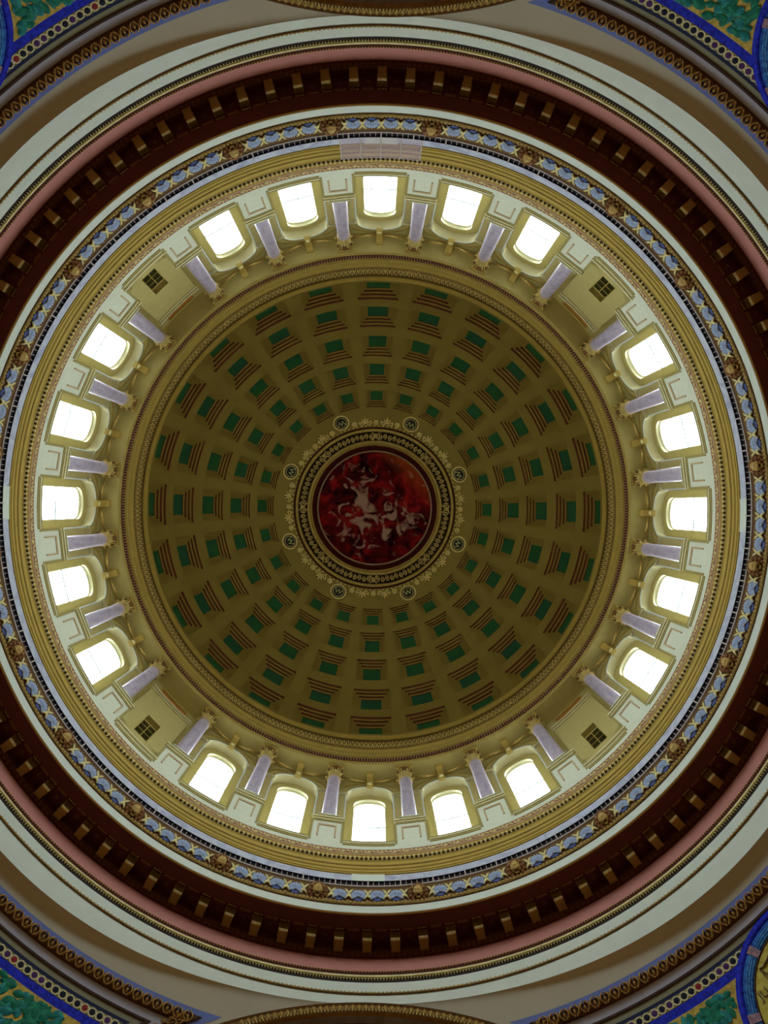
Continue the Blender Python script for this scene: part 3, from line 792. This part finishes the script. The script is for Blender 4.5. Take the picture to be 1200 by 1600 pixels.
b = MB(); b.lathe([(.265, pz(34.64)), (.30, pz(34.67)), (.305, pz(34.71)), (.29, pz(34.74)), (.26, pz(34.75))], 24); me_ast = b.mesh('neck_ring', 'rose', True)
b = MB(); b.lathe([(.26, pz(34.70)), (.255, pz(35.1)), (.27, pz(35.4)), (.33, pz(35.62)), (.37, pz(35.74))], 20); me_bell = b.mesh('bell', 'capital_shade', True)
def acanthus(b_, ang, z0, h, r0, out, w):
    rows = []
    for i in range(6):
        t = i / 5; rr = r0 + out * (t ** 2.2) + .02; zz = z0 + h * (t - 0.22 * max(0, t - .75) * 4 * t)
        ww = w * (0.7 + 0.5 * sin(pi * min(1, t * 1.05)) - 0.55 * t * t)
        row = []
        for s_ in (-1, -.5, 0, .5, 1):
            rx = rr - .03 * abs(s_) + (.012 if s_ == 0 else 0); y_ = s_ * ww * (1 if i % 2 else .8)
            row.append((rx * cos(ang) - y_ * sin(ang), rx * sin(ang) + y_ * cos(ang), zz))
        rows.append(row)
    b_.strip(rows)
    b_.ell(((r0 + out + .01) * cos(ang), (r0 + out + .01) * sin(ang), z0 + h * .82), (.045, .045, .04), 6, 4)
b = MB()
for i in range(8):
    acanthus(b, 2 * pi * i / 8, pz(34.74), .42, .265, .10, .10)
    acanthus(b, 2 * pi * (i + .5) / 8, pz(34.78), .72, .265, .13, .095)
me_acan = b.mesh('acanthus_leaves', 'capital_gold', True)
b = MB()
for i in range(4):
    t = pi / 4 + pi / 2 * i
    pts = []
    for j in range(15):
        s_ = j / 14; sp = .085 * (1 - .8 * s_); w_ = 2.6 * pi * s_
        rr = .44 + sp * cos(w_ + pi); zz = 35.66 + sp * sin(w_ + pi / 2 * 0) - .03
        pts.append((rr * cos(t), rr * sin(t), pz(zz)))
    b.tube([(.27 * cos(t), .27 * sin(t), pz(35.3)), (.32 * cos(t), .32 * sin(t), pz(35.5))] + pts, .03, 5)
me_vol = b.mesh('volutes', 'capital_gold', True)
b = MB(); outl = []
for i in range(4):
    t0_ = pi / 4 + pi / 2 * i
    for j in range(7):
        t = t0_ + (pi / 2) * j / 7; rr = .52 if j == 0 else (.52 * .5 ** .5 / cos((j / 7 - .5) * pi / 2)) * (1 - .14 * sin(pi * j / 7))
        outl.append((rr * cos(t), rr * sin(t)))
for za, zb_, s_ in ((35.74, 35.82, .92), (35.82, 35.96, 1.0)):
    lo = [(x_ * s_, y_ * s_, pz(za)) for x_, y_ in outl]; hi = [(x_ * s_, y_ * s_, pz(zb_)) for x_, y_ in outl]
    b.strip([lo, hi], True); b.add(lo, [tuple(range(len(lo)))]); b.add(hi, [tuple(range(len(hi)))])
me_aba = b.mesh('abacus', 'ochre')
for k in range(24):
    a = bay(k) + radians(7.5)
    c = tag(empty('marble_column', P(a, RC, Z0), a), col_label(k), 'column', 'marble columns around the drum')
    pd = link('pedestal', me_ped, c); link('pedestal_cap', me_cap, pd); link('cap_moulding', me_side, pd); link('panel_border', me_pborder, pd)
    link('base', me_base, c); link('shaft', me_shaft, c); link('neck_ring', me_ast, c)
    cp = link('capital', me_bell, c); link('acanthus_leaves', me_acan, cp); link('volutes', me_vol, cp); link('abacus', me_aba, cp)

# ------------------------------------------------------------ drum wall, windows
RW = 12.90; HB = RW * radians(7.5)                    # half bay
ZB, ZT = 28.0, 35.97
def W(a, u, R, Z): return P(a + u / RW, R, Z)
def arch_outline(a, hw, zs, R, z0, n_=20):
    pts = [W(a, hw, R, z0)]
    pts += [W(a, hw * cos(pi * i / n_), R, zs + hw * sin(pi * i / n_)) for i in range(n_ + 1)]
    pts.append(W(a, -hw, R, z0)); return pts
def wall_with_arch(b_, a, hw, zs, R, UL, z0, z1, n_=20):
    for s_ in (-1, 1):
        us = arc_cfg(hw, UL, 3)
        b_.strip([[W(a, s_ * u, R, z0) for u in us], [W(a, s_ * u, R, zs) for u in us]])
        b_.strip([[W(a, s_ * u, R, zs) for u in us], [W(a, s_ * u, R, z1) for u in us]])
    lo = [W(a, hw * cos(pi * i / n_), R, zs + hw * sin(pi * i / n_)) for i in range(n_ + 1)]
    hi = [W(a, hw * cos(pi * i / n_), R, z1) for i in range(n_ + 1)]
    b_.strip([lo, hi])
HO, ZSO = 1.015, 34.43       # outer opening
HI, ZSI = 0.69, 34.37        # glazed opening
dw = struct('wall_drum', 'cream drum wall with arched window openings behind the columns', 'wall')
b = MB(); wall_with_arch(b, 0, HO, ZSO, RW, HB, ZB, ZT); me_wall = b.mesh('wall_bay', 'drum_wall')
b = MB(); b.strip([arch_outline(0, HO, ZSO, RW, ZB), arch_outline(0, HO, ZSO, 13.3, ZB)]); me_rev = b.mesh('outer_reveal', 'cream', True)
b = MB(); wall_with_arch(b, 0, HI, ZSI, 13.3, HO + .02, ZB, ZSO + HO + .02); me_inn = b.mesh('inner_face', 'drum_wall')
b = MB(); b.strip([arch_outline(0, HI, ZSI, 13.3, ZB), arch_outline(0, HI, ZSI, 13.52, ZB)]); me_rev2 = b.mesh('inner_reveal', 'cream', True)
b = MB()
o1 = [arch_outline(0, HO + d_, ZSO, r_, ZB) for d_, r_ in ((0, 12.90), (.0, 12.86), (.05, 12.86), (.07, 12.90))]
b.strip(o1); me_sur = b.mesh('edge_bead', 'ivory', True)
b = MB()
for s_ in (-1, 1):
    for z0, z1, d_ in ((34.30, 34.36, .05), (34.43, 34.52, .08)):
        b.cbox(0, min(s_ * HO, s_ * HB), max(s_ * HO, s_ * HB), 12.90 - d_, 12.92, z0, z1, RW, n=3)
    b.cbox(0, min(s_ * .98, s_ * 1.12), max(s_ * .98, s_ * 1.12), 12.80, 13.0, 34.30, 34.50, RW)
me_imp = b.mesh('impost', 'cream')
b = MB()
for d_, r_ in ((.10, 12.87), (.42, 12.86)):
    n_ = 24
    rows = [[W(0, (HO + dd) * cos(pi * i / n_), rr, min(ZSO + (HO + dd) * sin(pi * i / n_), 35.93)) for i in range(n_ + 1)] for dd, rr in ((d_, 12.90), (d_, r_), (d_ + .05, r_), (d_ + .05, 12.90))]
    b.strip(rows)
me_ext = b.mesh('arch_moulding', 'ochre', True)
# keystone console
prof = [(12.92, 35.36), (12.78, 35.34), (12.70, 35.40), (12.70, 35.50), (12.76, 35.56), (12.66, 35.64), (12.50, 35.72), (12.40, 35.82), (12.38, 35.96), (12.92, 35.96)]
b = MB(); n_ = len(prof)
L_ = [W(0, -.15, r_, z_) for r_, z_ in prof]; R_ = [W(0, .15, r_, z_) for r_, z_ in prof]
b.add(L_ + R_, [(i, (i + 1) % n_, n_ + (i + 1) % n_, n_ + i) for i in range(n_)] + [tuple(range(n_)), tuple(range(2 * n_ - 1, n_ - 1, -1))])
b.cbox(0, -.18, .18, 12.34, 12.9, 35.88, 35.965, RW); me_key = b.mesh('keystone', 'ochre')
b = MB()
b.ell(W(0, 0, 12.70, 35.42), (.07, .13, .09), 8, 5); me_keyball = b.mesh('keystone_scroll', 'gold_pale', True)
def festoon(s_):
    b_ = MB(); pts = []; rr = []
    for i in range(13):
        t = i / 12; pts.append(W(0, s_ * (.16 + 1.12 * t), 12.72 - .10 * sin(pi * t) - .12 * t, 35.72 - .30 * sin(pi * t) - .02 * t)); rr.append(.022 + .028 * sin(pi * t))
    b_.tube(pts, rr, 6); return b_.mesh('festoon', 'gold', True)
me_fes = [festoon(-1), festoon(1)]
def pane_mesh(z0, z1, arched=False):
    b_ = MB(); hw = HI
    if not arched:
        us = arc_cfg(-hw, hw, 4)
        b_.strip([[W(0, u, 13.50, z0) for u in us], [W(0, u, 13.50, z1) for u in us]])
    else:
        n2_ = 16
        top = [W(0, hw * cos(pi * i / n2_), 13.50, z1 + hw * sin(pi * i / n2_)) for i in range(n2_ + 1)]
        low = [W(0, hw * cos(pi * i / n2_), 13.50, z0) for i in range(n2_ + 1)]
        b_.strip([low, top])
    return b_.mesh('pane', 'window_glass')
me_panes = [pane_mesh(28.0, 30.1), pane_mesh(30.13, 32.4), pane_mesh(32.43, ZSI, True)]
b = MB()
for u in (-.36, 0, .36): b.cbox(0, u - .008, u + .008, 13.475, 13.49, 28.0, 34.9 if u == 0 else 34.8, RW)
for z_ in (30.1, 32.4): b.cbox(0, -HI, HI, 13.47, 13.51, z_, z_ + .03, RW)
for z_ in (29.0, 31.2, 33.4): b.cbox(0, -HI, HI, 13.475, 13.49, z_, z_ + .015, RW)
me_bars = b.mesh('glazing_bars', 'lead')
b = MB(); o2 = [arch_outline(0, HI - d_, ZSI, r_, ZB) for d_, r_ in ((0, 13.44), (.035, 13.44), (.035, 13.50))]
b.strip(o2); me_fr = b.mesh('window_frame', 'cream', True)

wn = 0
for k in range(24):
    a = bay(k)
    if k in (3, 9, 15, 21): continue
    link('wall_bay', me_wall, dw, rz=a); link('impost', me_imp, dw, rz=a); link('arch_moulding', me_ext, dw, rz=a)
    ks = link('keystone', me_key, dw, rz=a); link('keystone_scroll', me_keyball, ks)
    for me in me_fes: link('festoon', me, dw, rz=a)
    wn += 1
    w_ = struct('window_%d' % wn, 'bright arched drum window, the %s' % win_phrase(k), 'window')
    w_.rotation_euler = (0, 0, a)
    w_['group'] = 'arched windows of the drum'
    link('outer_reveal', me_rev, w_); link('inner_face', me_inn, w_); link('inner_reveal', me_rev2, w_); link('edge_bead', me_sur, w_)
    for me in me_panes: link('pane', me, w_)
    link('window_frame', me_fr, w_); link('glazing_bars', me_bars, w_)

# blank bays with a small square-paned window
def blank_bay(k, idx):
    a = bay(k); rz = a
    RB = 12.72
    b_ = MB()
    hw, z0, z1 = .36, 29.95, 31.95
    for u0, u1, za, zb_ in ((-1.16, -hw, ZB, 34.25), (hw, 1.16, ZB, 34.25), (-hw, hw, ZB, z0), (-hw, hw, z1, 34.25)):
        b_.cbox(0, u0, u1, RB, 13.1, za, zb_, RW, n=3)
    bb = b_.build('blank_wall', 'drum_wall', dw, rz=rz)
    b_ = MB(); us = arc_cfg(-HB, HB, 8)
    b_.strip([[W(0, u, 12.95, ZB) for u in us], [W(0, u, 12.95, ZT) for u in us]]); b_.build('wall_bay', 'drum_wall', dw, rz=rz)
    b_ = MB()
    b_.cbox(0, -1.18, 1.18, 12.66, 12.95, 34.16, 34.24, RW, n=6); b_.cbox(0, -1.2, 1.2, 12.60, 12.95, 34.32, 34.42, RW, n=6); b_.cbox(0, -1.16, 1.16, 12.70, 12.95, 34.24, 34.32, RW, n=6)
    b_.build('string_course', 'cream', dw, rz=rz)
    b_ = MB()
    for u0, u1, za, zb_ in ((-.86, .86, 34.86, 34.95), (-.86, .86, 35.62, 35.72), (-.86, -.76, 34.95, 35.62), (.76, .86, 34.95, 35.62)):
        b_.cbox(0, u0, u1, 12.88, 12.96, za, zb_, RW, n=5)
    fr_ = b_.build('panel_frame', 'ochre', dw, rz=rz)
    b_ = MB(); b_.cbox(0, -.76, .76, 12.93, 12.96, 34.95, 35.62, RW, n=5); b_.build('brown_panel', 'brown_panel', fr_)
    b_ = MB(); b_.cbox(0, -1.12, 1.12, 12.22, 12.8, 28.0, 28.2, RW, n=6); sp_ = b_.build('sill_panel', 'rose', dw, rz=rz)
    b_ = MB(); b_.cbox(0, -1.14, 1.14, 12.17, 12.8, 28.2, 28.3, RW, n=6); b_.build('sill_cap', 'cream', sp_)
    w2 = struct('window_%d' % (20 + idx), 'small dark six-paned window in the %s' % bay_phrase(k), 'window')
    w2.rotation_euler = (0, 0, a); w2['group'] = 'small windows of the blank bays'
    b_ = MB(); f_ = .03
    for u0, u1, za, zb_ in ((-hw, -hw + f_, z0, z1), (hw - f_, hw, z0, z1), (-hw, hw, z0, z0 + f_), (-hw, hw, z1 - f_ - .12, z1 - .12), (-.015, .015, z0, z1 - .12), (-hw, hw, z0 + .48, z0 + .51), (-hw, hw, z0 + .96, z0 + .99), (-hw, hw, z0 + 1.44, z0 + 1.47)):
        b_.cbox(0, u0, u1, 12.93, 12.97, za, zb_, RW)
    b_.build('glazing_bars', 'ochre', w2)
    for i in range(2):
        for j in range(4):
            b_ = MB(); u0 = -hw + .03 + i * .345; zz = z0 + .03 + j * .48
            b_.cbox(0, u0, u0 + .315, 12.94, 12.96, zz, min(zz + .45, z1 - .15), RW); b_.build('pane', 'dark_glass', w2)
for i, k in enumerate((15, 21, 3, 9)): blank_bay(k, i + 1)

# ------------------------------------------------------------ drum entablature
en = struct('trim_2', 'gilded dentil cornice and leaf band at the foot of the dome', 'cornice')
ring([(13.6, 35.96), (12.02, 35.96), (12.02, 36.02), (11.99, 36.04)], 'soffit', 'drum_wall', en)
ring([(11.99, 36.03), (11.965, 36.05), (11.96, 36.18), (11.975, 36.22), (12.0, 36.24)], 'lower_bead', 'ochre', en)
ring([(12.0, 36.22), (12.0, 36.84)], 'dentil_ground', 'soffit_red', en)
b = MB(); nb = 576
for i in range(nb): b.cbox(2 * pi * i / nb + TWIST, -.032, .032, 11.94, 12.01, 36.28, 36.78)
b.build('dentils', 'dentil_rose', en, stuff=True)
ring([(12.0, 36.80), (11.94, 36.82), (11.92, 36.90), (11.90, 36.99), (11.91, 37.04)], 'upper_bead', 'ochre', en)
b = MB(); nb = 576
for i in range(nb): b.cbox(2 * pi * (i + .5) / nb + TWIST, -.03, .03, 11.885, 11.92, 36.95, 37.03); b.cbox(2 * pi * (i + .5) / nb + TWIST, -.03, .03, 11.95, 11.975, 36.08, 36.16)
b.build('cornice_beads', 'gold_pale', en, stuff=True)
ring([(11.91, 37.04), (11.88, 37.10), (11.87, 37.18), (11.83, 37.26), (11.76, 37.32), (11.74, 37.36)], 'cove', 'ochre', en)
ring([(11.74, 37.36), (11.70, 37.40), (11.68, 37.7), (11.64, 38.05), (11.60, 38.15)], 'leaf_band', 'leaf_ground', en)
b = MB(); nb = 336
for i in range(nb):
    a = 2 * pi * i / nb + TWIST
    for s_ in (-1, 1):
        b.cbox(a, s_ * .05 - .022, s_ * .05 + .022, 11.64, 11.70, 37.46, 37.72)
    b.cbox(a + pi / nb, -.03, .03, 11.62, 11.69, 37.62, 37.98)
    b.cbox(a, -.028, .028, 11.60, 11.67, 37.86, 38.08)
b.build('leaf_tongues', 'oculus_relief', en, stuff=True)
ring([(11.60, 38.15), (11.56, 38.17), (11.55, 38.26), (11.60, 38.30), (11.62, 38.36)], 'crown_fillet', 'fillet_dark', en)
ring([(11.62, 38.34), (11.40, 38.40), (11.40, 38.5)], 'dome_ledge', 'ochre', en)

# ------------------------------------------------------------ dome with coffers
RD, ZD = 11.4, 38.5
def D(a, ph, rad=RD): return P(a, rad * cos(ph), ZD + rad * sin(ph))
ROWS = [(1.2, 12.3), (16.3, 25.7), (29.7, 37.8), (40.6, 47.9), (50.5, 56.3)]
PH_TOP = 64.0
dm = struct('ceiling', 'olive coffered dome ceiling with green panels above the drum', 'ceiling')
HWD = 5.5
b = MB()
phs = [0.0]
for lo, hi in ROWS: phs += [lo, hi]
phs.append(PH_TOP)
for i, (p0, p1) in enumerate(zip(phs[:-1], phs[1:])):
    coff = i % 2 == 1
    ns = max(2, int((p1 - p0) / 1.5)); pr = [radians(p0 + (p1 - p0) * j / ns) for j in range(ns + 1)]
    for k in range(24):
        spans = [(HWD, 15 - HWD)] if coff else [(-HWD, HWD), (HWD, 15 - HWD)]
        for s0, s1 in spans:
            m_ = max(2, int((s1 - s0) / 1.3)); at = [bay(k) + radians(s0 + (s1 - s0) * j / m_) for j in range(m_ + 1)]
            b.strip([[D(t, p) for t in at] for p in pr])
me = b.mesh('ribbed_shell', 'dome', True); link('ribbed_shell', me, dm)
def coffer_row(lo, hi):
    """three steps back to a green panel"""
    c = (lo + hi) / 2; hh = (hi - lo) / 2
    st = MB(); rs = MB()
    lev = []                # (half width deg, half height deg, radius)
    fr_ = [1.0, .84, .69, .54]; dp = [0, .13, .25, .37]
    def rect(f, rad, n_=6):
        pts = []
        w = HWD * f; h = hh * f
        for i in range(n_): pts.append(D(radians(-w + 2 * w * i / n_), radians(c - h), rad))
        for i in range(n_): pts.append(D(radians(w), radians(c - h + 2 * h * i / n_), rad))
        for i in range(n_): pts.append(D(radians(w - 2 * w * i / n_), radians(c + h), rad))
        for i in range(n_): pts.append(D(radians(-w), radians(c + h - 2 * h * i / n_), rad))
        return pts
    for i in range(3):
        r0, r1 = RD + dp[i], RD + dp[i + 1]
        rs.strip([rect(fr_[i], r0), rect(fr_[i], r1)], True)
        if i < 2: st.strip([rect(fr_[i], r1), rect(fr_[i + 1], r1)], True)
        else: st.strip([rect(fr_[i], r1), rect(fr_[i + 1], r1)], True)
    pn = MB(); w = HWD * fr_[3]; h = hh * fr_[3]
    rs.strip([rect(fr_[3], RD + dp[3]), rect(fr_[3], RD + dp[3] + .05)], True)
    pn.strip([[D(radians(-w + 2 * w * i / 4), radians(c - h + 2 * h * j / 4), RD + dp[3] + .05) for i in range(5)] for j in range(5)])
    return st.mesh('coffer', 'coffer_step'), rs.mesh('coffer_risers', 'coffer_riser'), pn.mesh('green_panel', 'coffer_green', True)
for lo, hi in ROWS:
    m1_, m2_, m3_ = coffer_row(lo, hi)
    for k in range(24):
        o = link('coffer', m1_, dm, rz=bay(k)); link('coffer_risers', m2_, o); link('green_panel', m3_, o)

def dome_frame(a, ph, lift=0.0):
    p = Vector(D(a, ph, RD - lift)); nrm = -Vector((cos(ph) * cos(a), cos(ph) * sin(a), sin(ph)))
    up = Vector((-sin(ph) * cos(a), -sin(ph) * sin(a), cos(ph))); x_ = up.cross(nrm)
    M = Matrix((x_, up, nrm)).transposed().to_4x4(); M.translation = p; return M
# ornaments round the oculus (meshes in local xy, z towards the viewer)
b = MB()
for i in range(6): t = 2 * pi * i / 6; b.ell((.095 * cos(t), .095 * sin(t), .03), (.065, .065, .035), 6, 4)
b.ell((0, 0, .05), (.05, .05, .05), 6, 4); me_flower = b.mesh('rosette', 'oculus_relief', True)
b = MB()
for ang, ln_, w_ in ((0, .34, .055), (-28, .32, .05), (28, .32, .05), (-58, .26, .045), (58, .26, .045)):
    t = radians(ang); pts = [(sin(t) * ln_ * s_ + .02 * s_ * s_ * ang / 30, -(cos(t) * ln_ * s_) + .10 + .06 * abs(ang) / 60 * s_ * s_, .03 + .02 * s_) for s_ in [i / 4 for i in range(5)]]
    b.tube(pts, [w_ * .5, w_ * .8, w_, w_ * .8, w_ * .3], 5)
for s_ in (-1, 1):
    b.tube([(s_ * .06, .14, .03), (s_ * .18, .17, .03), (s_ * .27, .12, .03), (s_ * .30, .03, .03), (s_ * .24, -.02, .03), (s_ * .19, .03, .03)], [.03, .035, .035, .03, .03, .02], 5)
me_palm = b.mesh('palmette', 'oculus_relief', True)
b = MB(); b.strip([[(r * cos(2 * pi * j / 32), r * sin(2 * pi * j / 32), z) for j in range(32)] for r, z in ((.42, .0), (.42, .05), (.40, .06), (.02, .06))], True); me_md = b.mesh('medallion', 'medallion_black')
b = MB(); b.strip([[((.47 + .055 * cos(2 * pi * q_ / 8)) * cos(2 * pi * j / 32), (.47 + .055 * cos(2 * pi * q_ / 8)) * sin(2 * pi * j / 32), .05 + .05 * sin(2 * pi * q_ / 8)) for j in range(32)] for q_ in range(9)], True)
b.strip([[((.33 + .018 * cos(2 * pi * q_ / 6)) * cos(2 * pi * j / 32), (.33 + .018 * cos(2 * pi * q_ / 6)) * sin(2 * pi * j / 32), .065 + .02 * sin(2 * pi * q_ / 6)) for j in range(32)] for q_ in range(7)], True)
me_rim = b.mesh('rim', 'oculus_relief', True)
me_W = text_mesh('W', 0.48, 'letter', 'letter_green', 0.02)
CLK = ['right and just below', 'below and just right', 'below and just left', 'left and just below', 'left and just above', 'above and just left', 'above and just right', 'right and just above']
for i in range(8):
    a = TWIST + radians(22.5 + 45 * i)
    o = link('letter_medallion', me_md, dm, mw=dome_frame(a, radians(59.7)), label='round black medallion with letter W, %s the middle of the painting' % CLK[i])
    link('rim', me_rim, o); w_ = link('letter', me_W, o, label='pale green letter W'); w_.location = (0, 0, .07)
for i in range(8):
    a0 = TWIST + radians(45 * i)
    for d_ in (-14.4, 0, 14.4): link('rosette', me_flower, dm, mw=dome_frame(a0 + radians(d_), radians(61.6), .0) @ Matrix.Scale(1.25, 4))
    for d_ in (-7.2, 7.2): link('palmette', me_palm, dm, mw=dome_frame(a0 + radians(d_), radians(61.2), .0) @ Matrix.Scale(1.3, 4))
b = MB()
for i in range(120):
    a = 2 * pi * i / 120; M = dome_frame(a, radians(62.8), .0)
    p = M @ Vector((0, 0, .02)); b.ell(p, (.06, .06, .04), 6, 3)
b.build('bead_garland', 'oculus_relief', dm, stuff=True)

# ------------------------------------------------------------ oculus frame and painting
oc = struct('trim_3', 'gilded double ring with dark scroll band round the painting at the crown', 'moulding')
ring([(5.12, 48.66), (5.06, 48.60), (5.04, 48.70), (5.03, 48.76)], 'red_edge', 'maroon', oc, 192)
ring([(5.03, 48.76), (5.02, 48.70), (4.98, 48.66), (4.92, 48.66), (4.87, 48.70), (4.85, 48.78), (4.84, 48.90)], 'outer_ring', 'oculus_gold', oc, 192)
ring([(4.84, 48.90), (4.72, 49.25), (4.36, 49.75)], 'scroll_band', 'oculus_dark', oc, 192)
ring([(4.37, 49.72), (4.30, 49.66), (4.22, 49.68), (4.16, 49.78), (4.12, 49.90), (4.09, 49.90), (4.05, 50.0)], 'inner_ring', 'oculus_gold', oc, 192)
ring([(4.05, 50.0), (4.0, 50.15), (3.92, 50.55), (3.80, 51.0)], 'maroon_cove', 'maroon', oc, 192)
ring([(3.82, 50.96), (3.76, 50.93), (3.72, 50.98), (3.72, 51.2)], 'bead_ring', 'rose', oc, 192)
b = MB()
def sb(a, t):                      # point on the scroll band, t 0..1 outer to inner
    if t < .4: s_ = t / .4; R, Z = 4.84 - .12 * s_, 48.90 + .35 * s_
    else: s_ = (t - .4) / .6; R, Z = 4.72 - .36 * s_, 49.25 + .5 * s_
    return Vector(P(a, R - .02, Z - .03))
for i in range(96):
    a0 = TWIST + 2 * pi * i / 96; flip = 1 if i % 2 else -1
    pts = []
    for j in range(11):
        s_ = j / 10; w_ = 4.4 * pi * s_ * .8; rr = 1 - .82 * s_
        pts.append(sb(a0 + flip * .030 * rr * cos(w_), .55 + flip * .36 * rr * sin(w_)))
    b.tube(pts, .028, 4)
for i in range(8):
    a0 = TWIST + 2 * pi * i / 8
    for s_ in (-1, 1): b.tube([sb(a0 - s_ * .05, .1), sb(a0, .5), sb(a0 + s_ * .05, .95)], .04, 5)
b.build('scrollwork', 'oculus_relief', oc, stuff=True)
b = MB(); rows = []
for i in range(14):
    r_ = 3.74 * (1 - i / 13) + .001; rows.append([(r_ * cos(2 * pi * j / 96), r_ * sin(2 * pi * j / 96), .5 * (1 - (r_ / 3.74) ** 2)) for j in range(96)])
b.strip(rows, True)
rows = [[(r_ * cos(2 * pi * j / 96), r_ * sin(2 * pi * j / 96), z_) for j in range(96)] for r_, z_ in ((3.74, 0), (3.76, .7), (.01, .7))]; b.strip(rows, True)
o = b.build('ceiling_painting', 'painting', None, True); o.location = (0, 0, 51.05 + CZ)
tag(o, 'round red ceiling painting with a pale swirl at the crown of the dome', 'painting')
print('objects', len(bpy.data.objects), 'tris', sum(len(p.vertices) - 2 for me in bpy.data.meshes for p in me.polygons))
